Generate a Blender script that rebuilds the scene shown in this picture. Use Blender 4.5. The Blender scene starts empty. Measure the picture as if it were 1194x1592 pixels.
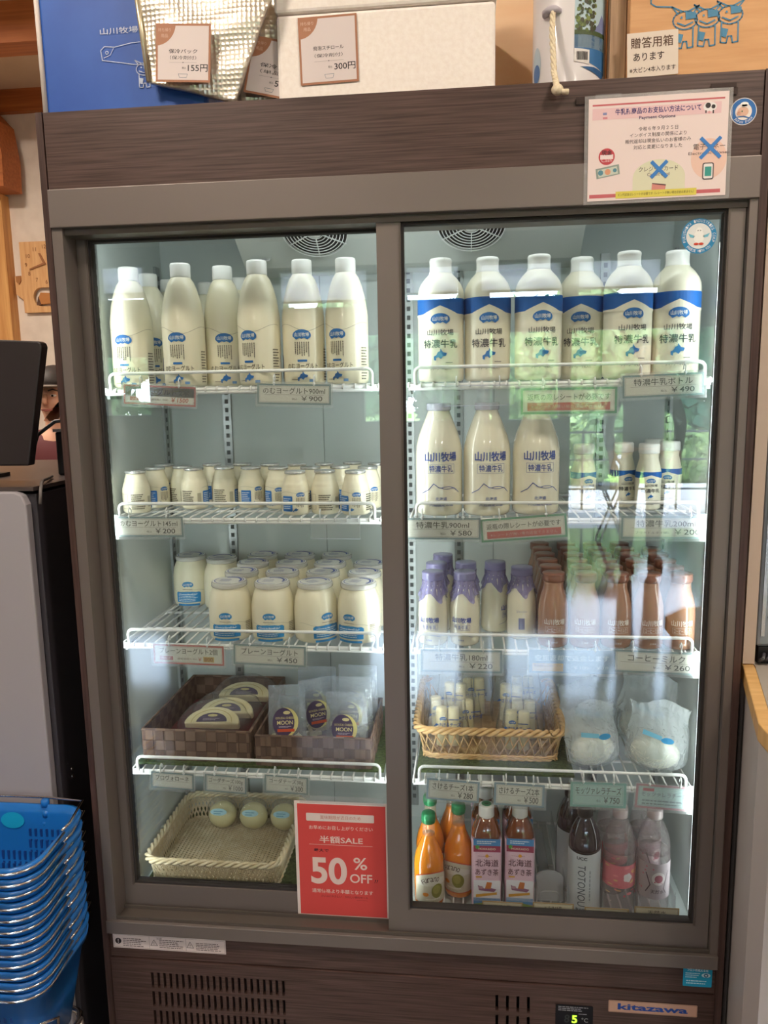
import bpy, bmesh, math, random
from mathutils import Vector, Matrix
random.seed(7)
PI = math.pi
SC = bpy.context.scene
COL = SC.collection

# ------------------------------------------------------------------ camera
CAMP = Vector((.718, -1.326, 1.419))
YAW, PITCH, ROLL, FPX = .1088, -.1545, -.0178, 1191.0
_F = Vector((-math.sin(YAW)*math.cos(PITCH), math.cos(YAW)*math.cos(PITCH), math.sin(PITCH)))
_R0 = Vector((math.cos(YAW), math.sin(YAW), 0))
_U0 = _R0.cross(_F)
_R = _R0*math.cos(ROLL) + _U0*math.sin(ROLL)
_U = -_R0*math.sin(ROLL) + _U0*math.cos(ROLL)
cam = bpy.data.cameras.new('camera'); co = bpy.data.objects.new('camera', cam); COL.objects.link(co)
cam.sensor_fit = 'HORIZONTAL'; cam.sensor_width = 36; cam.lens = 36*FPX/1194; cam.clip_start = .02; cam.clip_end = 200
co.matrix_world = Matrix(((_R.x, _U.x, -_F.x, CAMP.x), (_R.y, _U.y, -_F.y, CAMP.y), (_R.z, _U.z, -_F.z, CAMP.z), (0, 0, 0, 1)))
SC.camera = co
# ------------------------------------------------------------------ world, sun, lamps, exposure
SKY_STRENGTH = 13.5
SUN_STRENGTH = 52.0
LAMP_POWER = 27.0
COOLER_STRIP_POWER = .92
SC.view_settings.view_transform = 'Standard'; SC.view_settings.look = 'None'
SC.view_settings.gamma = 1; SC.view_settings.use_curve_mapping = False
SC.view_settings.exposure = 0.10
SC.cycles.transparent_max_bounces = 48
SC.cycles.max_bounces = 10
SC.cycles.diffuse_bounces = 5
SC.cycles.glossy_bounces = 5
SC.cycles.sample_clamp_indirect = 6
w = bpy.data.worlds.new('sky'); SC.world = w; w.use_nodes = True
nt = w.node_tree; bg = nt.nodes['Background']
tc = nt.nodes.new('ShaderNodeTexCoord'); sp = nt.nodes.new('ShaderNodeSeparateXYZ'); cr = nt.nodes.new('ShaderNodeValToRGB')
nt.links.new(tc.outputs['Generated'], sp.inputs[0]); nt.links.new(sp.outputs['Z'], cr.inputs[0]); nt.links.new(cr.outputs[0], bg.inputs['Color'])
cr.color_ramp.elements[0].position = 0; cr.color_ramp.elements[0].color = (.80, .90, 1, 1)
cr.color_ramp.elements[1].position = .6; cr.color_ramp.elements[1].color = (.45, .65, 1, 1)
bg.inputs['Strength'].default_value = SKY_STRENGTH
sl = bpy.data.lights.new('sun', 'SUN'); sl.energy = SUN_STRENGTH; sl.angle = .02; sl.color = (1, .95, .86)
so = bpy.data.objects.new('sun', sl); COL.objects.link(so); so.rotation_euler = Vector((.55, .28, -.80)).to_track_quat('-Z', 'Y').to_euler()

# ------------------------------------------------------------------ helpers
def at(px, py, Y):
    d = _F + _R*((px-597)/FPX) - _U*((py-796)/FPX)
    return CAMP + d*((Y-CAMP.y)/d.y)
def atz(px, py, Z):
    d = _F + _R*((px-597)/FPX) - _U*((py-796)/FPX)
    return CAMP + d*((Z-CAMP.z)/d.z)

def srgb(h):
    h = h.lstrip('#'); out = []
    for i in (0, 2, 4):
        c = int(h[i:i+2], 16)/255
        out.append(c/12.92 if c <= .04045 else ((c+.055)/1.055)**2.4)
    return (*out, 1)
_M = {}
def P(name, col, rough=.5, metal=0, spec=.5, coat=0, emit=None, es=0, sss=0):
    if name in _M: return _M[name]
    m = bpy.data.materials.new(name); m.use_nodes = True; b = m.node_tree.nodes['Principled BSDF']
    if isinstance(col, str): col = srgb(col)
    if len(col) == 3: col = (*col, 1)
    b.inputs['Base Color'].default_value = col; b.inputs['Roughness'].default_value = rough
    b.inputs['Metallic'].default_value = metal; b.inputs['Specular IOR Level'].default_value = spec
    b.inputs['Coat Weight'].default_value = coat; b.inputs['Coat Roughness'].default_value = .08
    if emit:
        b.inputs['Emission Color'].default_value = srgb(emit) if isinstance(emit, str) else (*emit, 1)
        b.inputs['Emission Strength'].default_value = es
    if sss:
        b.inputs['Subsurface Weight'].default_value = sss; b.inputs['Subsurface Radius'].default_value = (.01, .008, .006); b.inputs['Subsurface Scale'].default_value = 1
    _M[name] = m; return m
def ink(hexc, rough=.55): return P('ink_'+hexc, '#'+hexc, rough, spec=.3)
def noise_mat(name, c1, c2, scale=(1, 1, 1), nscale=8, rough=.6, bump=0, detail=6, contrast=(.35, .65), spec=.4, metal=0, coat=0, rough2=None):
    if name in _M: return _M[name]
    m = P(name, c1, rough, metal, spec, coat); n = m.node_tree; b = n.nodes['Principled BSDF']
    t = n.nodes.new('ShaderNodeTexCoord'); mp = n.nodes.new('ShaderNodeMapping'); mp.inputs['Scale'].default_value = scale
    no = n.nodes.new('ShaderNodeTexNoise'); no.inputs['Scale'].default_value = nscale; no.inputs['Detail'].default_value = detail
    r = n.nodes.new('ShaderNodeValToRGB')
    r.color_ramp.elements[0].position = contrast[0]; r.color_ramp.elements[1].position = contrast[1]
    r.color_ramp.elements[0].color = srgb(c1) if isinstance(c1, str) else (*c1, 1); r.color_ramp.elements[1].color = srgb(c2) if isinstance(c2, str) else (*c2, 1)
    n.links.new(t.outputs['Object'], mp.inputs[0]); n.links.new(mp.outputs[0], no.inputs['Vector']); n.links.new(no.outputs['Fac'], r.inputs[0]); n.links.new(r.outputs[0], b.inputs['Base Color'])
    if bump:
        bp = n.nodes.new('ShaderNodeBump'); bp.inputs['Strength'].default_value = bump; bp.inputs['Distance'].default_value = .002
        n.links.new(no.outputs['Fac'], bp.inputs['Height']); n.links.new(bp.outputs[0], b.inputs['Normal'])
    return m
def film(name, tint=(1, 1, 1), fac=.12, white=(.9, .93, .95), rough=.15, ior=1.45, wrinkle=0, wscale=60, metal=0):
    """clear plastic: mostly transparent with a thin glossy surface"""
    if name in _M: return _M[name]
    m = bpy.data.materials.new(name); m.use_nodes = True; n = m.node_tree; n.nodes.clear()
    o = n.nodes.new('ShaderNodeOutputMaterial'); tr = n.nodes.new('ShaderNodeBsdfTransparent'); tr.inputs[0].default_value = (*tint, 1)
    pr = n.nodes.new('ShaderNodeBsdfPrincipled'); pr.inputs['Base Color'].default_value = (*white, 1); pr.inputs['Roughness'].default_value = rough; pr.inputs['Metallic'].default_value = metal
    gl = n.nodes.new('ShaderNodeBsdfGlossy'); gl.inputs['Roughness'].default_value = rough
    fr = n.nodes.new('ShaderNodeFresnel'); fr.inputs['IOR'].default_value = ior
    ge = n.nodes.new('ShaderNodeNewGeometry'); mr = n.nodes.new('ShaderNodeMapRange'); mr.inputs['To Min'].default_value = ior; mr.inputs['To Max'].default_value = 1/ior
    n.links.new(ge.outputs['Backfacing'], mr.inputs['Value']); n.links.new(mr.outputs[0], fr.inputs['IOR'])
    m1 = n.nodes.new('ShaderNodeMixShader'); m1.inputs[0].default_value = fac; m2 = n.nodes.new('ShaderNodeMixShader')
    n.links.new(tr.outputs[0], m1.inputs[1]); n.links.new(pr.outputs[0], m1.inputs[2]); n.links.new(fr.outputs[0], m2.inputs[0])
    n.links.new(m1.outputs[0], m2.inputs[1]); n.links.new(gl.outputs[0], m2.inputs[2]); n.links.new(m2.outputs[0], o.inputs[0])
    if wrinkle:
        t = n.nodes.new('ShaderNodeTexCoord'); no = n.nodes.new('ShaderNodeTexNoise'); no.inputs['Scale'].default_value = wscale; no.inputs['Detail'].default_value = 3; no.inputs['Distortion'].default_value = 1.5
        bp = n.nodes.new('ShaderNodeBump'); bp.inputs['Strength'].default_value = wrinkle; bp.inputs['Distance'].default_value = .01
        n.links.new(t.outputs['Object'], no.inputs['Vector']); n.links.new(no.outputs['Fac'], bp.inputs['Height'])
        n.links.new(bp.outputs[0], pr.inputs['Normal']); n.links.new(bp.outputs[0], gl.inputs['Normal']); n.links.new(bp.outputs[0], fr.inputs['Normal'])
    _M[name] = m; return m

class MB:
    def __init__(s): s.v = []; s.f = []; s.m = []; s.mats = []; s.sm = []
    def mi(s, mat):
        if mat not in s.mats: s.mats.append(mat)
        return s.mats.index(mat)
    def add(s, vs, fs, mat, smooth=False):
        o = len(s.v); s.v += [tuple(x) for x in vs]; k = s.mi(mat)
        for f in fs: s.f.append(tuple(i+o for i in f)); s.m.append(k); s.sm.append(smooth)
        return s
    def box(s, x0, x1, y0, y1, z0, z1, mat):
        vs = [(x, y, z) for z in (z0, z1) for y in (y0, y1) for x in (x0, x1)]
        return s.add(vs, [(0, 2, 3, 1), (4, 5, 7, 6), (0, 1, 5, 4), (2, 6, 7, 3), (0, 4, 6, 2), (1, 3, 7, 5)], mat)
    def obox(s, c, ax, ay, az, mat):
        c = Vector(c); ax = Vector(ax)/2; ay = Vector(ay)/2; az = Vector(az)/2
        vs = [c+ax*i+ay*j+az*k for k in (-1, 1) for j in (-1, 1) for i in (-1, 1)]
        return s.add(vs, [(0, 2, 3, 1), (4, 5, 7, 6), (0, 1, 5, 4), (2, 6, 7, 3), (0, 4, 6, 2), (1, 3, 7, 5)], mat)
    def lathe(s, prof, mat, n=32, c=(0, 0, 0), sq=0):
        vs = []; fs = []
        for r, z in prof:
            for i in range(n):
                a = 2*PI*i/n; k = 1
                if sq: k = 1/((abs(math.cos(a))**sq+abs(math.sin(a))**sq)**(1/sq))
                vs.append((c[0]+r*k*math.cos(a), c[1]+r*k*math.sin(a), c[2]+z))
        for j in range(len(prof)-1):
            for i in range(n):
                i2 = (i+1) % n; fs.append((j*n+i, j*n+i2, (j+1)*n+i2, (j+1)*n+i))
        fs.append(tuple(range(n-1, -1, -1))); fs.append(tuple((len(prof)-1)*n+i for i in range(n)))
        return s.add(vs, fs, mat, True)
    def tube(s, pts, r, mat, n=8, closed=False, caps=True, rs=None):
        pts = [Vector(p) for p in pts]; m = len(pts); vs = []; fs = []; up = None
        for i, p in enumerate(pts):
            a = pts[(i-1) % m] if (closed or i > 0) else p; b = pts[(i+1) % m] if (closed or i < m-1) else p
            t = (b-a)
            if t.length < 1e-9: t = Vector((0, 0, 1))
            t.normalize()
            if up is None:
                up = Vector((0, 0, 1)) if abs(t.z) < .9 else Vector((1, 0, 0))
            u = (up-t*up.dot(t))
            if u.length < 1e-5: u = Vector((1, 0, 0))-t*t.x
            u.normalize(); up = u; w_ = t.cross(u); rr = rs[i] if rs else r
            for k in range(n):
                a_ = 2*PI*k/n; vs.append(p+(u*math.cos(a_)+w_*math.sin(a_))*rr)
        rng = m if closed else m-1
        for i in range(rng):
            j = (i+1) % m
            for k in range(n):
                k2 = (k+1) % n; fs.append((i*n+k, i*n+k2, j*n+k2, j*n+k))
        if caps and not closed: fs.append(tuple(range(n-1, -1, -1))); fs.append(tuple((m-1)*n+k for k in range(n)))
        return s.add(vs, fs, mat, True)
    def prism(s, poly, d0, d1, mat, axis='y'):
        n = len(poly)
        def V(u, v, d): return (u, d, v) if axis == 'y' else ((d, u, v) if axis == 'x' else (u, v, d))
        vs = [V(u, v, d0) for u, v in poly]+[V(u, v, d1) for u, v in poly]
        fs = [tuple(range(n)), tuple(range(2*n-1, n-1, -1))]+[(i, n+i, n+(i+1) % n, (i+1) % n) for i in range(n)]
        return s.add(vs, fs, mat)
    def ball(s, c, rx, ry, rz, mat, n=20, m=12, fn=None):
        vs = []; fs = []
        for j in range(m+1):
            t = PI*j/m
            for i in range(n):
                a = 2*PI*i/n; d = Vector((math.sin(t)*math.cos(a), math.sin(t)*math.sin(a), math.cos(t)))
                if fn: d = fn(d)
                vs.append((c[0]+rx*d.x, c[1]+ry*d.y, c[2]+rz*d.z))
        for j in range(m):
            for i in range(n):
                i2 = (i+1) % n; fs.append((j*n+i, (j+1)*n+i, (j+1)*n+i2, j*n+i2))
        return s.add(vs, fs, mat, True)
    def build(s, name, parent=None, loc=None, bevel=0):
        me = bpy.data.meshes.new(name); me.from_pydata(s.v, [], s.f)
        for m in s.mats: me.materials.append(m)
        me.polygons.foreach_set('material_index', s.m); me.polygons.foreach_set('use_smooth', s.sm); me.update()
        bm = bmesh.new(); bm.from_mesh(me); bmesh.ops.remove_doubles(bm, verts=bm.verts, dist=1e-6) if len(s.v) < 60000 else None
        bmesh.ops.recalc_face_normals(bm, faces=bm.faces); bm.to_mesh(me); bm.free()
        o = bpy.data.objects.new(name, me); COL.objects.link(o)
        if parent: o.parent = parent
        if loc: o.location = loc
        if bevel:
            b = o.modifiers.new('b', 'BEVEL'); b.width = bevel; b.segments = 2; b.limit_method = 'ANGLE'
        return o

def tag(o, label=None, cat=None, group=None, kind=None):
    if label: o['label'] = label
    if cat: o['category'] = cat
    if group: o['group'] = group
    if kind: o['kind'] = kind
    return o
def thing(name, label, cat, loc=(0, 0, 0), rz=0, group=None):
    o = bpy.data.objects.new(name, None); COL.objects.link(o); o.location = loc; o.rotation_euler = (0, 0, rz); o.empty_display_size = .05
    return tag(o, label, cat, group)
KIDS = {}
def copy_thing(o, loc, rz=0, label=None, group=None):
    r = o.copy(); COL.objects.link(r); r.location = loc; r.rotation_euler = (0, 0, rz)
    if label: r['label'] = label
    if group: r['group'] = group
    def rec(src, dst):
        for ch in list(src.children):
            c = ch.copy(); COL.objects.link(c); c.parent = dst; rec(ch, c)
    rec(o, r); return r
ORD = ['leftmost', 'second from the left', 'third from the left', 'fourth from the left', 'fifth from the left', 'sixth from the left', 'seventh from the left']

# text -> flat polygons, normalised to its own bounding box
_T = {}
def text_geo(s, bold=0, res=2):
    k = (s, bold)
    if len(s) <= 4: res = 8
    if k in _T: return _T[k]
    cu = bpy.data.curves.new('t', 'FONT'); cu.body = s; cu.resolution_u = res; cu.offset = bold; cu.fill_mode = 'FRONT'
    o = bpy.data.objects.new('t', cu); COL.objects.link(o); dg = bpy.context.evaluated_depsgraph_get(); ev = o.evaluated_get(dg); me = ev.to_mesh()
    vs = [(v.co.x, v.co.y) for v in me.vertices]; fs = [tuple(p.vertices) for p in me.polygons]; ev.to_mesh_clear()
    bpy.data.objects.remove(o); bpy.data.curves.remove(cu)
    xs = [v[0] for v in vs] or [0, 1]; ys = [v[1] for v in vs] or [0, 1]; x0, x1, y0, y1 = min(xs), max(xs), min(ys), max(ys)
    asp = (x1-x0)/max(1e-6, y1-y0)
    _T[k] = ([((x-x0)/max(1e-6, x1-x0)-.5, (y-y0)/max(1e-6, y1-y0)-.5) for x, y in vs], fs, asp); return _T[k]

class Flat:
    """printed sheet: coloured shapes laid out in a (u right, v up) plane; l = layer"""
    def __init__(s, eps=.00025): s.g = []; s.eps = eps
    def poly(s, pts, c, l=0): s.g.append((list(pts), [tuple(range(len(pts)))], c, l)); return s
    def rect(s, x0, y0, x1, y1, c, l=0): return s.poly([(x0, y0), (x1, y0), (x1, y1), (x0, y1)], c, l)
    def rrect(s, x0, y0, x1, y1, r, c, l=0, n=4):
        p = []
        for cx, cy, a in ((x1-r, y0+r, -90), (x1-r, y1-r, 0), (x0+r, y1-r, 90), (x0+r, y0+r, 180)):
            for i in range(n+1): t = math.radians(a+90*i/n); p.append((cx+r*math.cos(t), cy+r*math.sin(t)))
        return s.poly(p, c, l)
    def frame(s, x0, y0, x1, y1, t, c, l=1):
        s.rect(x0, y0, x1, y0+t, c, l); s.rect(x0, y1-t, x1, y1, c, l); s.rect(x0, y0+t, x0+t, y1-t, c, l); return s.rect(x1-t, y0+t, x1, y1-t, c, l)
    def disc(s, cx, cy, rx, c, l=0, ry=None, n=28, a0=0, a1=360):
        ry = ry or rx; full = abs(a1-a0) >= 360
        p = [(cx+rx*math.cos(math.radians(a0+(a1-a0)*i/n)), cy+ry*math.sin(math.radians(a0+(a1-a0)*i/n))) for i in range(n+(0 if full else 1))]
        return s.poly(p, c, l)
    def line(s, pts, wd, c, l=1):
        for (x0, y0), (x1, y1) in zip(pts[:-1], pts[1:]):
            d = math.hypot(x1-x0, y1-y0)
            if d < 1e-7: continue
            nx, ny = -(y1-y0)/d*wd/2, (x1-x0)/d*wd/2; ex, ey = (x1-x0)/d*wd*.3, (y1-y0)/d*wd*.3
            s.poly([(x0-nx-ex, y0-ny-ey), (x1-nx+ex, y1-ny+ey), (x1+nx+ex, y1+ny+ey), (x0+nx-ex, y0+ny-ey)], c, l)
        return s
    def text(s, t, cx, cy, wd, h, c, l=2, bold=.0, rot=0, anchor='c', shear=0):
        v, f, asp = text_geo(t, bold)
        if wd is None: wd = h*asp
        if anchor == 'r': cx -= wd/2
        if anchor == 'l': cx += wd/2
        ca, sa = math.cos(rot), math.sin(rot)
        pts = [(cx+(x*wd+shear*y*h)*ca-y*h*sa, cy+(x*wd+shear*y*h)*sa+y*h*ca) for x, y in v]
        s.g.append((pts, f, c, l)); return s
    def arctext(s, t, cx, cy, R, a0, a1, h, c, l=2, flip=False):
        n = len(t)
        for i, ch in enumerate(t):
            if ch == ' ': continue
            a = math.radians(a0+(a1-a0)*(i+.5)/n)
            s.text(ch, cx+R*math.cos(a), cy+R*math.sin(a), h*.62, h, c, l, rot=a-PI/2 if not flip else a+PI/2)
        return s
    def micro(s, x0, y0, x1, y1, rows, c, l=1, seed=1, vertical=False, fill=.45):
        """rows of unreadably small print as dashes"""
        r = random.Random(seed); n = rows
        for i in range(n):
            if not vertical:
                yy = y1-(y1-y0)*(i+.5)/n; hh = (y1-y0)/n*fill/2; x = x0; e = x1-(x1-x0)*r.random()*.3
                while x < e:
                    wd = (x1-x0)*(.05+.1*r.random()); s.rect(x, yy-hh, min(x+wd, e), yy+hh, c, l); x += wd+(x1-x0)*.02
            else:
                xx = x0+(x1-x0)*(i+.5)/n; hh = (x1-x0)/n*fill/2; y = y1; e = y0+(y1-y0)*r.random()*.35
                while y > e:
                    wd = (y1-y0)*(.05+.08*r.random()); s.rect(xx-hh, max(y-wd, e), xx+hh, y, c, l); y -= wd+(y1-y0)*.03
        return s
    def _fill(s, R=None, dx=.006):
        mb = MB()
        for pts, fs, c, l in s.g:
            mat = ink(c) if isinstance(c, str) else c
            if R is not None:
                us = [p[0] for p in pts]; u0, u1 = min(us), max(us)
                if u1-u0 > dx*1.2 or len(fs) > 1:
                    bm = bmesh.new(); bv = [bm.verts.new((p[0], 0, p[1])) for p in pts]
                    for f in fs:
                        try: bm.faces.new([bv[i] for i in f])
                        except ValueError: pass
                    k = math.floor(u0/dx)+1
                    while k*dx < u1-1e-5:
                        bmesh.ops.bisect_plane(bm, geom=bm.verts[:]+bm.edges[:]+bm.faces[:], plane_co=(k*dx, 0, 0), plane_no=(1, 0, 0)); k += 1
                    bm.verts.index_update(); pts = [(v.co.x, v.co.z) for v in bm.verts]; fs = [tuple(v.index for v in f.verts) for f in bm.faces]; bm.free()
                vs = []
                for u, v in pts:
                    rr = (R(v) if callable(R) else R); R0 = (R(None) if callable(R) else R); a = u/R0; rr += s.eps*(1.5+l*1.2)
                    vs.append((rr*math.sin(a), -rr*math.cos(a), v))
            else: vs = [(u, -s.eps*(l+.5), v) for u, v in pts]
            mb.add(vs, fs, mat)
        return mb
    def build(s, name, parent=None, loc=None, R=None, dx=.006, rz=0, rot=None):
        mb = s._fill(R, dx); me = bpy.data.meshes.new(name); me.from_pydata(mb.v, [], mb.f)
        for m in mb.mats: me.materials.append(m)
        me.polygons.foreach_set('material_index', mb.m); me.update()
        o = bpy.data.objects.new(name, me); COL.objects.link(o)
        if parent: o.parent = parent
        if loc: o.location = loc
        o.rotation_euler = rot if rot else (0, 0, rz)
        return o
def struct(o): o['kind'] = 'structure'; return o

# ------------------------------------------------------------------ materials
GREY = P('warm_grey_metal', '#766d68', .42, .35, .5)
GREYD = P('dark_grey_metal', '#5e5650', .45, .35, .5)  # darker grey of the door tracks and glazing beads
BLACK = P('black_plastic', '#17161a', .45)
RUBBER = P('rubber_gasket', '#2a2625', .7)
WOOD = noise_mat('dark_wood_laminate', '#36251f', '#5c4742', (1.2, 1.2, 55), 6, .42, .08, 8, (.3, .7))
WOODV = noise_mat('dark_wood_laminate_upright', '#342420', '#523d39', (40, 40, 1.2), 5, .42, .08, 6, (.3, .7))
WALL = noise_mat('cream_plaster', '#d8cabd', '#e2d5c8', (1, 1, 1), 14, .9, .02)
PEACH = noise_mat('peach_plaster', '#e3c3a3', '#ebcdae', (1, 1, 1), 10, .9, .02)
CEIL = noise_mat('ceiling_board', '#c4aa8e', '#cfb598', (1, 1, 1), 3, .9)
BEAM = noise_mat('red_brown_beam', '#a05a2c', '#b86c38', (.8, 18, 18), 4, .55, .05)
PINE = noise_mat('pine_board', '#c48a50', '#dca768', (14, 14, .8), 4, .5, .05)
PINE2 = noise_mat('light_wood_board', '#cf9a66', '#deb07c', (14, 14, 1.0), 5, .55)
WHITE_ENAMEL = P('white_coated_wire', '#eceeee', .3, 0, .5, coat=.3)
LINER = P('cooler_liner', '#c9d2d2', .38)
CHROME = P('chrome', '#d9d9dc', .16, 1)
STEEL = P('galvanised_steel', '#9ea3a4', .35, .8)
CARDB = noise_mat('cardboard', '#cf9e70', '#d9aa7c', (1, 1, 12), 8, .85)
GLASS = film('door_glass', (.985, .995, .992), 0.0, rough=.0, ior=1.52)
CLEAR = film('clear_plastic', (.97, .98, .99), .07, rough=.12)
CLEARB = film('crinkled_clear_bag', (.98, .985, .99), .06, (.85, .9, .96), .14, 1.45, .5, 45)
CREAM = P('milk_cream', '#f1ecd8', .3, 0, .5, coat=.25)
CREAM2 = P('yogurt_cream', '#efe8cf', .32, 0, .5, coat=.3)
CAPW = P('white_cap', '#f3f3f0', .35)
COFFEE = P('coffee_milk', '#a9806a', .2, coat=.5)
COFFEE_TOP = film('coffee_bottle_lid', (.95, .85, .8), .45, (.62, .42, .34), .3)
def blue(): return '2f72b8'

# ------------------------------------------------------------------ the room
FLOORM = noise_mat('floor_planks', '#4c453f', '#5f5750', (1, .25, 1), 5, .2, spec=.6)
_n = FLOORM.node_tree; _b = _n.nodes['Principled BSDF']; _b.inputs['Roughness'].default_value = .12; _b.inputs['Coat Weight'].default_value = 1; _b.inputs['Coat IOR'].default_value = 1.7
_tc = _n.nodes.new('ShaderNodeTexCoord'); _br = _n.nodes.new('ShaderNodeTexBrick'); _br.inputs['Scale'].default_value = 1; _br.inputs['Brick Width'].default_value = 1.2; _br.inputs['Row Height'].default_value = .15; _br.inputs['Mortar Size'].default_value = .004
_br.inputs['Color1'].default_value = (1, 1, 1, 1); _br.inputs['Color2'].default_value = (.85, .85, .85, 1); _br.inputs['Mortar'].default_value = (.15, .12, .1, 1)
_mp = _n.nodes.new('ShaderNodeMapping'); _mp.inputs['Rotation'].default_value = (0, 0, 1.2); _mx = _n.nodes.new('ShaderNodeMixRGB'); _mx.blend_type = 'MULTIPLY'; _mx.inputs[0].default_value = 1
_n.links.new(_tc.outputs['Object'], _mp.inputs[0]); _n.links.new(_mp.outputs[0], _br.inputs['Vector'])
_l = _b.inputs['Base Color'].links[0].from_socket; _n.links.new(_l, _mx.inputs[1]); _n.links.new(_br.outputs[0], _mx.inputs[2]); _n.links.new(_mx.outputs[0], _b.inputs['Base Color'])
struct(MB().box(-3.7, 4.1, -6.6, 2.8, -.1, 0, FLOORM).build('floor'))
struct(MB().box(-3.7, 4.1, -6.6, 2.8, 2.95, 3.05, CEIL).build('ceiling'))
struct(MB().box(-3.7, -.29, 2.6, 2.75, 0, 2.95, WALL).build('wall_back'))
struct(MB().box(-.29, 4.1, .72, .85, 0, 2.95, PEACH).build('wall_center'))
struct(MB().box(-.29, -.2, .85, 2.75, 0, 2.95, WALL).build('wall_middle'))
struct(MB().box(-3.75, -3.6, -6.6, 2.75, 0, 2.95, WALL).build('wall_left'))
struct(MB().box(4.0, 4.15, -6.6, .72, 0, 2.95, WALL).build('wall_right'))
# window wall behind the viewer
WW = noise_mat('window_wall_boards', '#6f5d50', '#806d5e', (1, 1, 12), 4, .7)
ops = [(-3.1, -2.6, 2.4, 2.78), (-1.2, -.26, 2.26, 2.67), (.1, .66, 2.3, 2.67), (.84, 1.66, 2.3, 2.67), (1.78, 2.6, 2.3, 2.67),
       (-3.15, -2.6, 1.2, 1.86), (-.36, .66, 1.1, 2.03), (.84, 1.0, 1.1, 2.02), (1.12, 1.66, 1.1, 2.02), (1.72, 3.15, 0, 2.02)]
def cuts_wall(x0, x1, z0, z1, y0, y1, ops, mat):
    mb = MB(); xs = sorted({x0, x1, *[o[0] for o in ops], *[o[1] for o in ops]}); zs = sorted({z0, z1, *[o[2] for o in ops], *[o[3] for o in ops]})
    for a, b in zip(xs[:-1], xs[1:]):
        run = None
        for c, d in zip(zs[:-1], zs[1:]):
            mx, mz = (a+b)/2, (c+d)/2
            solid = not any(o[0] < mx < o[1] and o[2] < mz < o[3] for o in ops)
            if solid: run = (run[0], d) if run else (c, d)
            if (not solid) and run: mb.box(a, b, y0, y1, run[0], run[1], mat); run = None
        if run: mb.box(a, b, y0, y1, run[0], run[1], mat)
    return mb
struct(cuts_wall(-3.7, 4.1, 0, 2.95, -6.6, -6.5, ops, WW).build('wall_front'))
FR = P('window_frame_dark', '#3b3532', .5)
for i, (a, b, c, d) in enumerate(ops):
    m = MB(); t = .025
    m.box(a, b, -6.62, -6.48, d-t, d, FR); m.box(a, a+t, -6.62, -6.48, c, d-t, FR); m.box(b-t, b, -6.62, -6.48, c, d-t, FR)
    if c > 0: m.box(a+t, b-t, -6.62, -6.48, c, c+t, FR)
    struct(m.build('window_%d' % (i+1)) if c > 0 else m.build('door_1'))
# ceiling beams, corbel, pine post on the far left
struct(MB().box(-3.6, -.29, 1.75, 1.87, 2.80, 2.95, BEAM).build('trim_1'))
struct(MB().box(-3.6, -.29, 2.56, 2.6, 2.845, 2.95, BEAM).build('trim_2'))
cb = [(-2.1, 2.45), (-1.53, 2.45), (-1.525, 2.60), (-1.545, 2.76), (-1.62, 2.84), (-1.75, 2.95), (-2.1, 2.95)]
struct(MB().prism(cb, 2.40, 2.56, BEAM).build('trim_3'))
m = MB()
for k in range(5): m.box(-1.63-.105*(k+1)+.003, -1.63-.105*k, 2.53, 2.6, 0, 2.45, PINE)
struct(m.build('trim_4'))
ADDED_BLIND = bpy.data.materials.new('added_translucent_blind'); ADDED_BLIND.use_nodes = True; _n = ADDED_BLIND.node_tree; _n.nodes.clear()
_o = _n.nodes.new('ShaderNodeOutputMaterial'); _a = _n.nodes.new('ShaderNodeBsdfTranslucent'); _a.inputs[0].default_value = (.90, .88, .98, 1); _d = _n.nodes.new('ShaderNodeBsdfDiffuse'); _d.inputs[0].default_value = (.75, .73, .82, 1); _x = _n.nodes.new('ShaderNodeMixShader'); _x.inputs[0].default_value = .10
_n.links.new(_a.outputs[0], _x.inputs[1]); _n.links.new(_d.outputs[0], _x.inputs[2]); _n.links.new(_x.outputs[0], _o.inputs[0])
for k, (a, b, c, d) in enumerate(ops[:5]):  # blinds added in the high windows so the glass mirrors bright lavender panes
    t = thing('window_blind', 'added lavender blind brightening a high window as mirrored in the glass, '+['far left', 'left of centre', 'centre', 'right of centre', 'far right'][k], 'blind', ((a+b)/2, -6.53, c), group='added blinds in the high windows'); h_ = (b-a)/2-.027
    MB().box(-h_, h_, -.002, .002, .10, d-c-.03, ADDED_BLIND).build('added_blind_cloth', t); MB().box(-h_, h_, -.008, .008, .078, .10, FR).build('bottom_bar', t)
# outside: ground, road, porch and planting (seen mirrored in the cooler glass)
GRASS = noise_mat('lawn', '#5d8a35', '#8fb455', (1, 1, 1), 9, .9)
struct(MB().box(-40, 40, -60, -10.6, -.35, -.12, GRASS).build('trim_5'))
PAVE = noise_mat('pale_paving', '#c9c6c2', '#d8d4ce', (1, 1, 1), 6, .7)
struct(MB().box(-12, 12, -10.6, -6.6, -.3, -.02, PAVE).build('trim_6'))
struct(MB().box(-40, 40, -17, -13.5, -.12, -.1, P('asphalt', '#9a9a9c', .8)).build('trim_7'))
SOFF = P('lavender_soffit', '#dcd6ea', .7)
struct(MB().box(-6, 6, -8.7, -6.62, 2.78, 2.84, SOFF).box(-6, 6, -8.7, -8.6, 2.72, 2.78, P('porch_beam', '#5a4a42', .6)).build('trim_8'))
for k, x in enumerate((-2.2, .95, 4.2)): tag(MB().box(x-.06, x+.06, -8.68, -8.58, 0, 2.72, P('porch_post', '#6a5a50', .6)).build('porch_post'), ['dark porch post outside, beyond the left windows', 'dark porch post outside, between the centre windows', 'dark porch post outside, right of the doorway'][k], 'post', 'porch posts outside the windows')
rl = thing('porch_railing', 'thin dark metal railing outside the open doorway', 'railing', (1.0, -8.0, -.02))
RM = P('railing_metal', '#4a4c50', .4, .6)
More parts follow.
